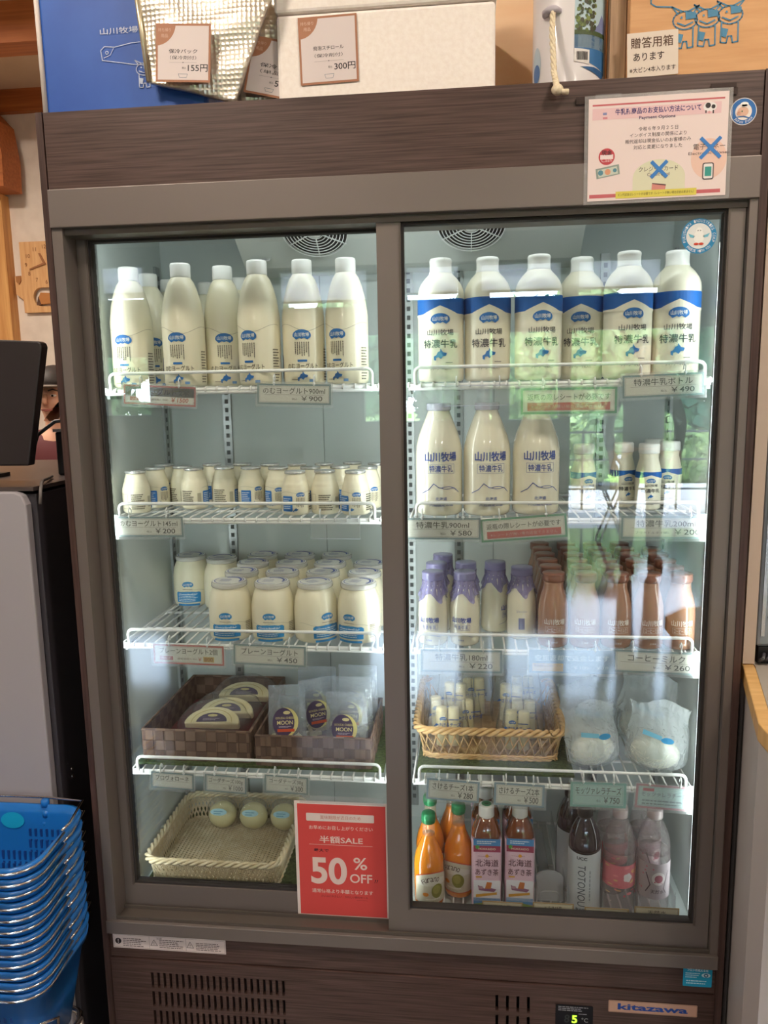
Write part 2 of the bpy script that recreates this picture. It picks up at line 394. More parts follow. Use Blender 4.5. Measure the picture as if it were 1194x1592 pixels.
for k in range(4): MB().tube([(k*1.1, 0, 0), (k*1.1, 0, .95)], .014, RM).build('post', rl)
for z in (.25, .6, .93): MB().tube([(0, 0, z), (3.3, 0, z)], .013, RM).build('rail', rl)
LEAF = [noise_mat('leaf_bright', '#6c8f52', '#a3bd7a', (1, 1, 1), 3, .7), noise_mat('leaf_mid', '#45704c', '#7c9e68', (1, 1, 1), 3, .7), noise_mat('leaf_deep', '#35604a', '#5a8a6a', (1, 1, 1), 3, .7)]
BARK = noise_mat('bark', '#5a4636', '#76604c', (6, 6, 1), 6, .9)
def crown(rx, rz, n, mat, seed, sz=.16):
    r = random.Random(seed); mb = MB(); blobs = [(r.uniform(-.6, .6)*rx, r.uniform(-.6, .6)*rx, r.uniform(-.7, .7)*rz, r.uniform(.35, .6)) for _ in range(9)]
    for i in range(n):
        bx, by, bz, k = r.choice(blobs); d = Vector((r.gauss(0, 1), r.gauss(0, 1), r.gauss(0, 1))).normalized()
        p = Vector((bx, by, bz))+Vector((d.x*rx, d.y*rx, d.z*rz))*k*r.uniform(.8, 1)
        a = Vector((r.gauss(0, 1), r.gauss(0, 1), r.gauss(0, 1))).normalized()*sz; b = a.cross(d).normalized()*sz*.6
        mb.add([p-a, p-b, p+a, p+b], [(0, 1, 2, 3)], mat)
    return mb
tree0 = []
for k in range(3):
    t = thing('garden_tree', '', 'tree', (0, 0, -.2)); MB().tube([(0, 0, 0), (.05, 0, 1.2), (0, .05, 2.3)], .12, BARK, rs=[.16, .11, .06]).build('trunk', t)
    crown(2.1, 2.1, 5200, LEAF[k], k+3, .24).build('crown', t, (0, 0, 2.1)); tree0.append(t)
spots = [(-10, -19.5), (-8, -24), (-5.6, -19.5), (-3.4, -24), (-1.2, -19.8), (1.2, -24), (3.3, -19.6), (5.6, -24), (7.8, -19.8)]
for i, (x, y) in enumerate(spots):
    lab = 'leafy green tree across the road outside, %s from the left' % ['first', 'second', 'third', 'fourth', 'fifth', 'sixth', 'seventh', 'eighth', 'ninth'][i]
    if i < 3: tree0[i].location = (x, y, -.2); tree0[i]['label'] = lab; tree0[i]['group'] = 'trees across the road'
    else: copy_thing(tree0[i % 3], (x, y, -.2), i*1.3, lab, 'trees across the road')
sh0 = None
for i, x in enumerate((-5.5, -3.4, -1.4, .6, 2.4, 4.4)):
    lab = 'low rounded green shrub on the lawn outside, %s from the left' % ['first', 'second', 'third', 'fourth', 'fifth', 'sixth'][i]
    if not sh0:
        sh0 = crown(.8, .6, 2600, LEAF[0], 31, .12).build('garden_shrub'); sh0.location = (x, -11.3, .35); tag(sh0, lab, 'shrub', 'shrubs on the lawn')
    else:
        c = sh0.copy(); COL.objects.link(c); c.location = (x, -11.3-.3*(i % 2), .35); c['label'] = lab; c.rotation_euler.z = i

# ------------------------------------------------------------------ ceiling lamps
def lamp(x, y, lab):
    t = thing('ceiling_light', lab, 'ceiling light', (x, y, 2.95), group='round ceiling lights')
    MB().lathe([(.19, -.05), (.2, -.03), (.2, 0)], CAPW, 32).build('housing', t)
    MB().lathe([(.17, -.056), (.17, -.051)], P('lamp_diffuser', '#ffffff', .5, emit=(1, .88, .72), es=6), 32).build('diffuser', t)
    l = bpy.data.lights.new('lamp_light', 'AREA'); l.shape = 'DISK'; l.size = .34; l.energy = LAMP_POWER*(1.6 if x < -1 else 1); l.color = (1, .86, .72)
    o = bpy.data.objects.new('lamp_light', l); COL.objects.link(o); o.parent = t; o.location = (0, 0, -.07)
for x, y, lab in ((-.3, -1.0, 'round ceiling light left of the cooler front'), (1.7, -1.0, 'round ceiling light right of the cooler front'), (-.3, -3.6, 'round ceiling light deeper in the room, left'), (1.9, -3.6, 'round ceiling light deeper in the room, right'), (-1.5, .9, 'added unseen ceiling light brightening the staff counter side')):  # the lamp by the staff counter is added, stronger, to brighten that side
    lamp(x, y, lab)

# ------------------------------------------------------------------ the refrigerated display case
W = 1.176; D = .66
fr = thing('display_refrigerator', 'tall dark wood and grey glass-door refrigerated display case full of dairy', 'refrigerator', (0, 0, 0))
for x0, x1 in ((-.0115, 0), (W, W+.012)): MB().box(x0, x1, -.004, D, 0, 1.90, WOODV).build('side_panel', fr)
MB().box(.001, W-.001, -.001, .03, 1.775, 1.90, WOOD).build('header_panel', fr)
MB().box(.001, W-.001, .03, D, 1.86, 1.897, WOOD).build('top_panel', fr)
MB().box(0, W, -.007, .07, 1.711, 1.7745, GREY).build('fascia', fr, bevel=.0015)
for x0, x1 in ((0, .0195), (1.163, W)): MB().box(x0, x1, -.002, .09, .385, 1.711, GREY).build('jamb', fr)
MB().box(0, W, -.008, .09, .358, .385, GREY).build('sill', fr, bevel=.001)
m = MB().box(.0195, 1.163, .0, .09, .385, .3853, GREYD)
for y in (.0, .034, .068): m.box(.02, 1.163, y, y+.003, .385, .392, GREYD)
m.build('sliding_track', fr)
MB().box(.0195, 1.163, .005, .09, 1.7, 1.711, GREYD).build('upper_track', fr)
m = MB().box(.0, W, .004, .03, .30, .358, WOOD); m.build('kick_panel_upper', fr)
# lower access panel with slotted vents cut through it
def vent_panel():
    groups = [(.085, .355, 22), (.775, .835, 4)]; rows = [(.236, .270), (.193, .227), (.150, .184), (.107, .141), (.064, .098)]
    o_ = []
    for a, b, n in groups:
        for i in range(n):
            x = a+(b-a)*(i/(n-1)); o_ += [(x-.0028, x+.0028, z0, z1) for z0, z1 in rows]
    return cuts_wall(.0, W, .0, .2975, .001, .012, o_, WOOD)
lp = vent_panel().build('lower_panel', fr)
MB().box(.03, W-.03, .05, .06, .0, .29, BLACK).build('vent_backing', fr)
m = MB()
for z in (.244, .200, .158, .115, .07):
    for i in range(22): m.ball((.092+i*.01225, .036, z), .003, .003, .003, STEEL, 6, 4)
m.build('condenser_fins', fr)
# insulated shell and liner
m = MB(); m.box(.0, .012, .09, D, .3, 1.86, LINER); m.box(1.163, W, .09, D, .3, 1.86, LINER); m.box(.012, 1.163, .455, .47, .3, 1.86, LINER)
m.box(.012, 1.163, .09, .455, 1.80, 1.86, LINER); m.box(.012, 1.163, .06, .455, .33, .366, LINER); m.build('interior_liner', fr)
m = MB()
for x in (.385, .78): m.box(x-.0008, x+.0008, .4535, .4549, .366, 1.8, P('seam', '#8d9797', .5))
m.build('liner_seam', fr)
SLOT = P('slot_dark', '#4f5557', .6)
def pilaster(x, y, nx):
    """slotted shelf standard; nx = facing +-x for side walls, 0 for the back wall"""
    m = MB(); z = .42
    if nx: m.box(min(x, x+nx*.006), max(x, x+nx*.006), y-.012, y+.012, .40, 1.71, STEEL)
    else: m.box(x-.010, x+.010, y-.006, y, .40, 1.71, STEEL)
    while z < 1.69:
        if nx: m.box(min(x+nx*.006, x+nx*.0066), max(x+nx*.006, x+nx*.0066), y-.004, y+.004, z, z+.010, SLOT)
        else: m.box(x-.004, x+.004, y-.0068, y-.006, z, z+.010, SLOT)
        z += .02
    m.build('shelf_standard', fr)
pilaster(.012, .115, 1); pilaster(1.163, .115, -1); pilaster(.012, .42, 1); pilaster(1.163, .42, -1)
pilaster(.155, .455, 0); pilaster(.588, .455, 0); pilaster(1.02, .455, 0); pilaster(.70, .455, 0)
# evaporator housing with two fan grilles
HOUS = P('evaporator_housing', '#c3c8c5', .4)
hp = [(.18, 1.80), (.345, 1.687), (.36, 1.684), (.455, 1.684), (.455, 1.80)]
MB().prism(hp, .245, .95, HOUS, 'x').build('evaporator_housing', fr)
tilt = math.atan2(.165, .113)
for cx in (.415, .728):
    g = MB(); h = MB().lathe([(.066, 0), (.066, .0015)], BLACK, 40)
    for r in (.017, .024, .031, .038, .045, .052, .059, .066): g.tube([(r*math.cos(a), r*math.sin(a), .006) for a in [2*PI*i/40 for i in range(40)]], .0010, WHITE_ENAMEL, 6, True)
    for k in range(6):
        a = PI/2+k*PI/3; g.tube([(.012*math.cos(a), .012*math.sin(a), .005), (.069*math.cos(a), .069*math.sin(a), .005)], .0014, WHITE_ENAMEL, 6)
    g.lathe([(.014, .002), (.014, .008), (.010, .010)], WHITE_ENAMEL, 20)
    ho = h.build('fan_opening', fr, (cx, .2585, 1.7445)); ho.rotation_euler = (PI/2+tilt, 0, 0)
    go = g.build('fan_grille', fr, (cx, .2575, 1.7435)); go.rotation_euler = (PI/2+tilt, 0, 0)
fl = Flat(); fl.rect(-.022, -.012, .022, .012, 'd9dcda'); fl.micro(-.02, -.01, .02, .009, 4, '6b7072', 1, 4)
fl.build('caution_label', fr, (.285, .320, 1.7025), rot=(-tilt, 0, 0))
# vertical lamp strips behind the frame members and one behind the header
TUBE = P('lamp_tube', '#ffffff', .3, emit=(.93, 1, .97), es=3.0)
def strip(x, z0, z1, power):
    MB().tube([(x, .074, z0), (x, .074, z1)], .005, TUBE, 10).build('lamp_tube', fr)
    l = bpy.data.lights.new('cooler_strip', 'AREA'); l.shape = 'RECTANGLE'; l.size = .012; l.size_y = z1-z0; l.energy = power; l.color = (.93, 1, .97)
    o = bpy.data.objects.new('cooler_strip', l); COL.objects.link(o); o.parent = fr; o.location = (x, .081, (z0+z1)/2); o.rotation_euler = (PI/2, 0, 0)
strip(.0245, .42, 1.66, COOLER_STRIP_POWER); strip(1.148, .42, 1.66, COOLER_STRIP_POWER); strip(.585, .42, 1.66, COOLER_STRIP_POWER*1.6)
MB().tube([(.04, .10, 1.735), (1.13, .10, 1.735)], .006, TUBE, 10).build('lamp_tube', fr)
l = bpy.data.lights.new('cooler_strip', 'AREA'); l.shape = 'RECTANGLE'; l.size = 1.08; l.size_y = .015; l.energy = COOLER_STRIP_POWER*.55; l.color = (.95, 1, .97)
o = bpy.data.objects.new('cooler_strip', l); COL.objects.link(o); o.parent = fr; o.location = (.585, .11, 1.727); o.rotation_euler = (math.radians(35), 0, 0)
# sliding doors
def sliding_door(x0, x1, z0, z1, y, gx0, gx1, gz0, gz1, lab):
    m = MB(); a, b = y, y+.022
    m.box(x0, gx0, a, b, z0, z1, GREY); m.box(gx1, x1, a, b, z0, z1, GREY); m.box(gx0, gx1, a, b, z0, gz0, GREY); m.box(gx0, gx1, a, b, gz1, z1, GREY)
    d = m.build('sliding_door', fr); d['label'] = lab; t = .0045; g = MB()
    g.box(gx0, gx0+t, y+.004, y+.02, gz0, gz1, RUBBER); g.box(gx1-t, gx1, y+.004, y+.02, gz0, gz1, RUBBER); g.box(gx0+t, gx1-t, y+.004, y+.02, gz0, gz0+t, RUBBER); g.box(gx0+t, gx1-t, y+.004, y+.02, gz1-t, gz1, RUBBER)
    g.build('gasket', d)
    MB().box(gx0+t, gx1-t, y+.007, y+.010, gz0+t, gz1-t, GLASS).build('glass_pane', d)
    MB().box(gx0+t, gx1-t, y+.015, y+.018, gz0+t, gz1-t, GLASS).build('glass_pane', d)
    m = MB(); m.box(gx0-.003, gx0, y-.002, y, gz0, gz1, GREYD); m.box(gx1, gx1+.003, y-.002, y, gz0, gz1, GREYD); m.build('glazing_bead', d)
    return d
sliding_door(.0200, .608, .388, 1.708, .043, .0405, .576, .434, 1.699, 'left door, running in the rear track')
sliding_door(.5675, 1.161, .388, 1.708, .008, .6085, 1.134, .436, 1.700, 'right door, running in the front track')

# stickers and plates fixed to the case
f = Flat(); f.rect(-.117, -.0155, .117, .0155, 'd8c9c4'); f.frame(-.115, -.0135, .115, .0135, .0004, '6a5b58', 1)
f.disc(-.106, 0, .0065, '2a2224', 1); f.text('!', -.106, 0, .0015, .009, 'e8dcd8', 2, .02); f.text('注意', -.02, .0105, .012, .004, '3a2c2c', 2)
f.micro(-.096, -.012, -.043, .008, 5, '6a5b58', 1, 2); f.micro(-.02, -.011, .034, .009, 5, '6a5b58', 1, 3); f.micro(.056, -.011, .112, .007, 5, '6a5b58', 1, 5)
for cx in (-.031, .044):
    f.line([(cx-.007, -.006), (cx, .007), (cx+.007, -.006), (cx-.007, -.006)], .0009, '2a2224', 1); f.text('!', cx, -.001, .0012, .006, '2a2224', 2)
for x in (-.041, .035): f.rect(x, -.013, x+.0005, .013, '6a5b58', 1)
f.build('warning_label', fr, (.1235, .0035, .3345), rot=(0, math.radians(.2), 0))
f = Flat(); f.rrect(-.026, -.0205, .026, .0205, .002, '1f9cc4'); f.text('フロンの見える化', 0, .014, .038, .006, 'e6f4f8', 1, .02); f.micro(-.022, -.003, .006, .009, 3, 'bfe4ef', 1, 8); f.micro(-.02, -.016, .022, -.006, 2, 'bfe4ef', 1, 9)
f.disc(.015, .004, .008, 'cfe9f2', 1, .0045); f.disc(.015, .004, .004, '1c6f93', 2); f.disc(.015, .004, .0018, 'e6f4f8', 3)
f.build('blue_sticker', fr, (1.1445, .003, .334))
f = Flat(); f.rrect(-.081, -.0125, .081, .0125, .002, 'caa18c'); f.frame(-.080, -.0115, .080, .0115, .0006, '9a7868', 1); f.text('kitazawa', 0, .0005, .128, .0135, '2b4f9e', 2, .03)
f.build('maker_badge', fr, (1.065, -.0005, .2645))
f = Flat(); f.rrect(-.035, -.05, .035, .018, .003, '15141a'); f.micro(-.03, .004, .03, .015, 3, '9a9aa2', 1, 3); f.text('8', -.0135, -.012, .010, .017, '34383a', 1, .02, shear=.08)
f.text('°C', .02, -.013, .012, .009, '9fa4a4', 1); f.micro(.008, -.002, .028, .001, 1, '9a9aa2', 1, 6)
f.text('5', .0005, -.012, .010, .017, P('green_digit', '#9dff20', .5, emit=(.45, 1, .05), es=1.6), 2, .03)
f.build('thermostat_display', fr, (.921, -.0005, .243))
def penguin_sticker():
    f = Flat(); R = .0275; f.disc(0, 0, R, '2c86b8', 0, n=48); f.disc(0, 0, R*.72, 'dfe3e2', 1, n=40)
    f.arctext('FUKUSHIMA INDUSTRIES CORP', 0, 0, R*.86, 205, -25, R*.16, 'e8eef0', 2); f.arctext('FREEZE WITH YOU', 0, 0, R*.86, 222, 318, R*.15, 'e8eef0', 2, True)
    f.disc(0, -R*.05, R*.3, 'eef0ec', 2, R*.38); f.disc(0, R*.24, R*.2, 'eef0ec', 2.5, R*.24)
    f.poly([(-R*.22, 0), (-R*.62, R*.16), (-R*.5, -R*.06), (-R*.3, -R*.1)], '6fb9cf', 2); f.poly([(R*.22, 0), (R*.62, R*.16), (R*.5, -R*.06), (R*.3, -R*.1)], '6fb9cf', 2)
    f.disc(-R*.07, R*.3, R*.03, '222222', 3.5); f.disc(R*.07, R*.3, R*.03, '222222', 3.5); f.disc(-R*.14, -R*.45, R*.14, 'c9422e', 3, R*.07); f.disc(R*.14, -R*.45, R*.14, 'c9422e', 3, R*.07)
    return f
penguin_sticker().build('round_sticker', fr, (1.092, .0148, 1.6605), rot=(0, 0, 0))
f = Flat(); R = .02; f.disc(0, 0, R, 'd9d4d2', 0, n=40); f.disc(0, 0, R*.94, '2f6cb0', 1, n=40); f.disc(0, -R*.02, R*.62, 'e6dcd6', 2, n=36)
f.disc(-R*.05, -R*.02, R*.42, 'd9b09a', 3, R*.36); f.disc(-R*.34, -R*.12, R*.17, 'd0a08a', 4); f.disc(R*.05, R*.52, R*.3, 'f0eeea', 3, R*.17); f.rect(-R*.15, R*.3, R*.25, R*.5, 'f0eeea', 3)
f.disc(-R*.12, 0, R*.05, '2a6a4a', 5); f.disc(-R*.36, -R*.1, R*.03, '4a2a22', 5); f.line([(-R*.45, -R*.4), (0, -R*.36), (R*.45, -R*.5)], R*.07, '2f6cb0', 4)
f.arctext('JAPAN FARM', 0, 0, R*.8, 215, 325, R*.18, 'f0f0f0', 4, True)
f.build('round_sticker', fr, (1.1462, -.0012, 1.8408))

# ------------------------------------------------------------------ wire shelves
Z1, Z2, Z3, Z4, Z0 = 1.4375, 1.1865, .9305, .6575, .3775
def wire_shelf(x0, x1, z, lab, y0=.105, y1=.445):
    t = thing('wire_shelf', lab, 'shelf', ((x0+x1)/2, y0, z), group='white wire shelves in the display case')
    h = (x1-x0)/2; d = y1-y0; m = MB(); r = .004
    m.tube([(-h, 0, -r-.003), (h, 0, -r-.003), (h, d, -r-.003), (-h, d, -r-.003)], r, WHITE_ENAMEL, 8, True)
    m.tube([(-h, .0, -.012), (h, 0, -.012)], .0035, WHITE_ENAMEL, 8)
    for yy in (.11, .23): m.tube([(-h, yy, -.0075), (h, yy, -.0075)], .0028, WHITE_ENAMEL, 6)
    n = int(2*h/.0215)
    for i in range(n+1):
        x = -h+2*h*i/n; m.tube([(x, -.0045, -.010), (x, -.003, -.0035), (x, .002, -.002), (x, d, -.002)], .002, WHITE_ENAMEL, 6)
    m.build('shelf_grid', t)
    m = MB(); pts = [(-h+.012, -.002, -.006), (-h+.012, -.004, .012)]
    for i in range(5): a = PI-PI/2*i/4; pts.append((-h+.022+.010*math.cos(a), -.004, .016+.010*math.sin(a)))
    for i in range(5): a = PI/2-PI/2*i/4; pts.append((h-.022+.010*math.cos(a), -.004, .016+.010*math.sin(a)))
    pts += [(h-.012, -.004, .012), (h-.012, -.002, -.006)]
    m.tube(pts, .0032, WHITE_ENAMEL, 8); m.build('front_rail', t)
    for s_ in (-1, 1): MB().box(s_*h-.003 if s_ > 0 else -h-.003, s_*h+.003 if s_ > 0 else -h+.003, .01, .06, -.022, -.011, STEEL).build('bracket', t)
    return t
LN = {Z1: 'top', Z2: 'second', Z3: 'third', Z4: 'fourth'}
for z in (Z1, Z2, Z3, Z4):
    wire_shelf(.026, .556, z, 'white wire shelf, %s from top behind the left door' % LN[z]); wire_shelf(.612, 1.148, z, 'white wire shelf, %s from top behind the right door' % LN[z])
t = thing('floor_rack', 'white wire rack on the floor of the case under the drinks', 'rack', (.88, .10, .366))
m = MB()
for i in range(26): x = -.25+.5*i/25; m.tube([(x, 0, .008), (x, .34, .008)], .002, WHITE_ENAMEL, 6)
for y in (0, .17, .34): m.tube([(-.255, y, .004), (.255, y, .004)], .003, WHITE_ENAMEL, 6)
m.build('shelf_grid', t)
GREEN_TURF = noise_mat('green_turf_mat', '#2c3a1c', '#4f5f34', (1, 1, 1), 160, .95, .6)
tag(MB().box(.02, .565, .075, .45, .3661, .372, GREEN_TURF).build('turf_mat'), 'green artificial turf mat under the empty wicker tray', 'mat')
tag(MB().box(.03, .55, .118, .44, Z4, Z4+.005, GREEN_TURF).build('turf_mat'), 'green artificial turf mat under the brown woven boxes', 'mat')
tag(MB().box(.617, .93, .125, .44, Z4, Z4+.005, GREEN_TURF).build('turf_mat'), 'green artificial turf mat under the string cheese basket', 'mat')

# ------------------------------------------------------------------ shared print: the farm's round blue mark
def farm_mark(f, cx, cy, w_, l=1, c='2f72b8', pale='eef0ea'):
    h = w_*.62; pts = [(cx+w_/2*math.cos(math.radians(a)), cy+h/2*math.sin(math.radians(a))) for a in range(-20, 201, 15)]
    pts += [(cx-w_*.3, cy-h*.36), (cx-w_*.12, cy-h*.22), (cx, cy-h*.3), (cx+w_*.12, cy-h*.2), (cx+w_*.3, cy-h*.36)]
    f.poly(pts, c, l); f.text('山川牧場', cx, cy+h*.06, w_*.78, h*.36, pale, l+1, .012)
    return f
HK = [(-.5, -.1), (-.3, .0), (-.2, .22), (-.02, .3), (.0, .5), (.2, .22), (.5, .14), (.42, -.06), (.2, -.1), (.05, -.3), (-.14, -.16), (-.3, -.2), (-.34, -.42), (-.48, -.36)]
def hokkaido(f, cx, cy, s_, c='2f72b8', l=1): return f.poly([(cx+x*s_, cy+y*s_) for x, y in HK], c, l)
def barcode(f, x0, y0, x1, y1, c='2b2b38', l=2, seed=3):
    r = random.Random(seed); x = x0
    while x < x1: wd = (x1-x0)*r.choice((.015, .03, .045)); f.rect(x, y0, min(x+wd, x1), y1, c, l); x += wd+(x1-x0)*r.choice((.02, .035))
    return f

# A: 900 ml drinking yogurt bottle
def make_drink_yogurt(lab, rot_label=0):
    t = thing('drinking_yogurt_bottle', lab, 'bottle', group='drinking yogurt bottles on the top left shelf')
    prof = [(.036, 0), (.0393, .004), (.0402, .012), (.0405, .128), (.0397, .131), (.0397, .134), (.0388, .138), (.036, .158), (.0305, .180), (.0245, .196), (.0195, .203), (.018, .206), (.018, .21)]
    MB().lathe(prof, CREAM2, 36).build('bottle_body', t)
    MB().lathe([(.0188, .204), (.0192, .207), (.0192, .2275), (.0178, .231), (.012, .2315)], CAPW, 30).build('cap', t)
    f = Flat(); farm_mark(f, 0, .090, .035)
    f.line([(-.055+.005*i, .105+.007*math.cos(i*.34-1.2)) for i in range(25)], .0005, '7a766c', 1)
    f.micro(-.0145, .050, .0145, .078, 7, '5f5b54', 1, 5, True, .42); f.rrect(-.009, .0415, .009, .0455, .001, '2f72b8', 1)
    f.text('のむヨーグルト', 0, .034, .060, .0105, '3f3a34', 1, .005); f.micro(-.018, .0245, .018, .0265, 1, '7a766c', 1, 2)
    hokkaido(f, .0, .014, .020); f.micro(-.022, .007, -.006, .010, 1, '7a766c', 1, 4); f.rect(.012, .004, .021, .009, '6f98c8', 1)
    f.micro(.048, .006, .064, .068, 12, '5f5b54', 1, 7); f.rrect(-.080, .012, -.052, .056, .003, '5f6fb0', 1)
    f.build('label', t, R=.0406, rz=rot_label); return t
A0 = make_drink_yogurt('')
A_pos = [(194, .165, -.05), (280, .143, .0), (345, .190, .25), (399, .14, -.3), (469, .152, .1), (537, .15, -.35)]
lb = 'cream drinking yogurt bottle, top left shelf, front row, '
for i, (px, y, rz) in enumerate(A_pos):
    p = at(px, 420, y); loc = (max(p.x, .060), y, Z1); l_ = lb+ORD[i]
    if i == 0: A0.location = loc; A0.rotation_euler.z = rz; A0['label'] = l_; A0['group'] = 'drinking yogurt bottles on the top left shelf'
    else: copy_thing(A0, loc, rz, l_)
xsA = [at(px, 420, y).x for px, y, _ in A_pos]
for i, (px, y) in enumerate(((229, .250), (262, .336), (320, .398), (372, .345))):
    copy_thing(A0, (at(px, 425, y).x, y, Z1), .5+i*.4, 'drinking yogurt bottle behind the front row, top shelf, left door, '+['first', 'second', 'third', 'fourth'][i]+' from left')

# B: large plastic milk bottle with blue shoulder label
def make_milk(lab):
    t = thing('milk_bottle', lab, 'bottle', group='large milk bottles on the top right shelf')
    prof = [(.038, 0), (.042, .004), (.043, .012), (.043, .160), (.042, .168), (.038, .178), (.031, .188), (.024, .195), (.021, .199), (.0205, .202)]
    MB().lathe(prof, CREAM, 36).build('bottle_body', t)
    MB().lathe([(.0215, .197), (.0218, .2), (.0205, .203), (.0205, .217), (.021, .218), (.021, .222), (.019, .225), (.01, .2255)], CAPW, 30).build('cap', t)
    f = Flat(); b = '2767b4'; R = .0432; wv = 2*PI*R/2
    f.rect(-wv*.98, .122, wv*.98, .151, b, 0)
    ms = []
    for i in range(41):
        x = -wv*.98+2*wv*.98*i/40; d = abs((x+.0*wv)); ms.append((x, .1225+max(0, .0145-.42*d)))
    f.poly([(-wv*.98, .118)]+ms+[(wv*.98, .118)], 'f1ecd8', 1)
    farm_mark(f, 0, .112, .036, 2); f.text('山川牧場', 0, .089, .050, .0110, '3c3c42', 2, .006); f.text('特濃牛乳', 0, .0685, .066, .0155, '3c3c42', 2, .008)
    hokkaido(f, 0, .048, .024, l=2); f.rect(-.024, .0285, .024, .0292, '44474c', 2); f.text('ジャージー牛乳入り', 0, .0232, .040, .0055, '44474c', 2, .005); f.micro(.01, .033, .024, .036, 1, '66686c', 2, 3)
    f.build('label', t, R=R, dx=.006); return t
B0 = make_milk('')
for i, (px, rz) in enumerate(((685, .0), (758, .05), (838, .1), (905, -.15), (978, .05), (1053, -.1))):
    y = (.158, .163, .155, .200, .155, .165)[i]; p = at(px, 415, y); l_ = 'large plastic milk bottle with blue label, top right shelf, '+ORD[i]
    if i == 0: B0.location = (p.x, y, Z1); B0['label'] = l_
    else: copy_thing(B0, (p.x, y, Z1), rz, l_)

# C: 900 ml glass milk bottle
CAP_PURPLE = film('pale_purple_cap', (.9, .9, 1), .55, (.75, .75, .9), .2)
def make_glass_milk():
    t = thing('glass_milk_bottle', '', 'bottle', group='large glass milk bottles on the second right shelf')
    prof = [(.040, 0), (.0435, .004), (.0445, .012), (.0445, .118), (.043, .132), (.0385, .150), (.031, .170), (.0245, .186), (.021, .195), (.0205, .203)]
    MB().lathe(prof, P('glass_bottle_milk', '#efead6', .12, coat=.8), 36).build('bottle_body', t)
    MB().lathe([(.0225, .197), (.0235, .2), (.0235, .209), (.022, .211), (.012, .211)], CAP_PURPLE, 30).build('cap', t)
    f = Flat(); c = '4e62a8'; f.text('山川牧場', 0, .112, .063, .0185, c, 1, .025); f.text('特濃牛乳', 0, .0895, .046, .0135, c, 1, .012); f.frame(-.0265, .0805, .0265, .0985, .0005, c, 1)
    f.line([(-.038, .043), (-.024, .050), (-.014, .0615), (-.004, .054), (.012, .052), (.026, .053), (.038, .044)], .0013, c, 1)
    f.disc(.012, .0535, .011, c, 1, .0026); f.disc(.012, .0535, .009, 'efead6', 2, .0014)
    f.text('北海道', 0, .033, .022, .0065, c, 1, .01); f.text('大沼国定公園', 0, .0222, .046, .0078, c, 1, .01)
    f.build('label', t, R=.0446, rz=.12); return t
C0 = make_glass_milk()
for i, (px, y, rz) in enumerate(((682, .15, .05), (757, .15, .05), (834, .16, .0))):
    p = at(px, 640, y); l_ = 'large glass milk bottle with blue print, second right shelf, '+ORD[i]
    if i == 0: C0.location = (p.x, y, Z2); C0['label'] = l_
    else: copy_thing(C0, (p.x, y, Z2), rz, l_)

# D: 200 ml waisted plastic milk bottle
def make_small_milk():
    t = thing('small_milk_bottle', '', 'bottle', group='small waisted milk bottles on the second right shelf')
    prof = [(.020, 0), (.0235, .003), (.0240, .010), (.0240, .066), (.0235, .075), (.0205, .088), (.0175, .099), (.0185, .110)]
    MB().lathe(prof, CREAM, 28).build('bottle_body', t); MB().lathe([(.0188, .108), (.0198, .111), (.0198, .124), (.018, .127), (.01, .1275)], CAPW, 26).build('cap', t)
    f = Flat(); R = .0241; wv = PI*R; f.rect(-wv*.97, .060, wv*.97, .0735, '2767b4', 0)
    ms = [(-wv*.97+2*wv*.97*i/30, .0615+max(0, .006-.3*abs(-wv*.97+2*wv*.97*i/30))) for i in range(31)]
    f.poly([(-wv*.97, .058)]+ms+[(wv*.97, .058)], 'f1ecd8', 1); farm_mark(f, 0, .056, .017, 2)
    f.text('山川牧場', 0, .0475, .026, .0055, '3c3c42', 2, .01); f.text('特濃牛乳', 0, .0375, .036, .0082, '3c3c42', 2, .01); hokkaido(f, 0, .0265, .010, l=2); f.rect(-.016, .0185, .016, .0190, '55585c', 2); f.micro(-.014, .010, .014, .0165, 2, '77797c', 2, 3)
    f.build('label', t, R=R, dx=.004); return t
D0 = make_small_milk()
dl = 'small waisted milk bottle with blue band, second right shelf, '
for i, (px, y, rz, s_) in enumerate(((1008, .20, .0, 'front of the right-hand cluster'), (907, .20, .3, 'standing alone beside the glass bottles'), (968, .235, .3, 'left of the right-hand cluster'), (1040, .262, -.35, 'right of the right-hand cluster'), (1016, .335, .2, 'hidden behind the right-hand cluster'))):
    p = at(px, 740, y)
    if i == 0: D0.location = (p.x, y, Z2); D0['label'] = dl+s_
    else: copy_thing(D0, (p.x, y, Z2), rz, dl+s_)

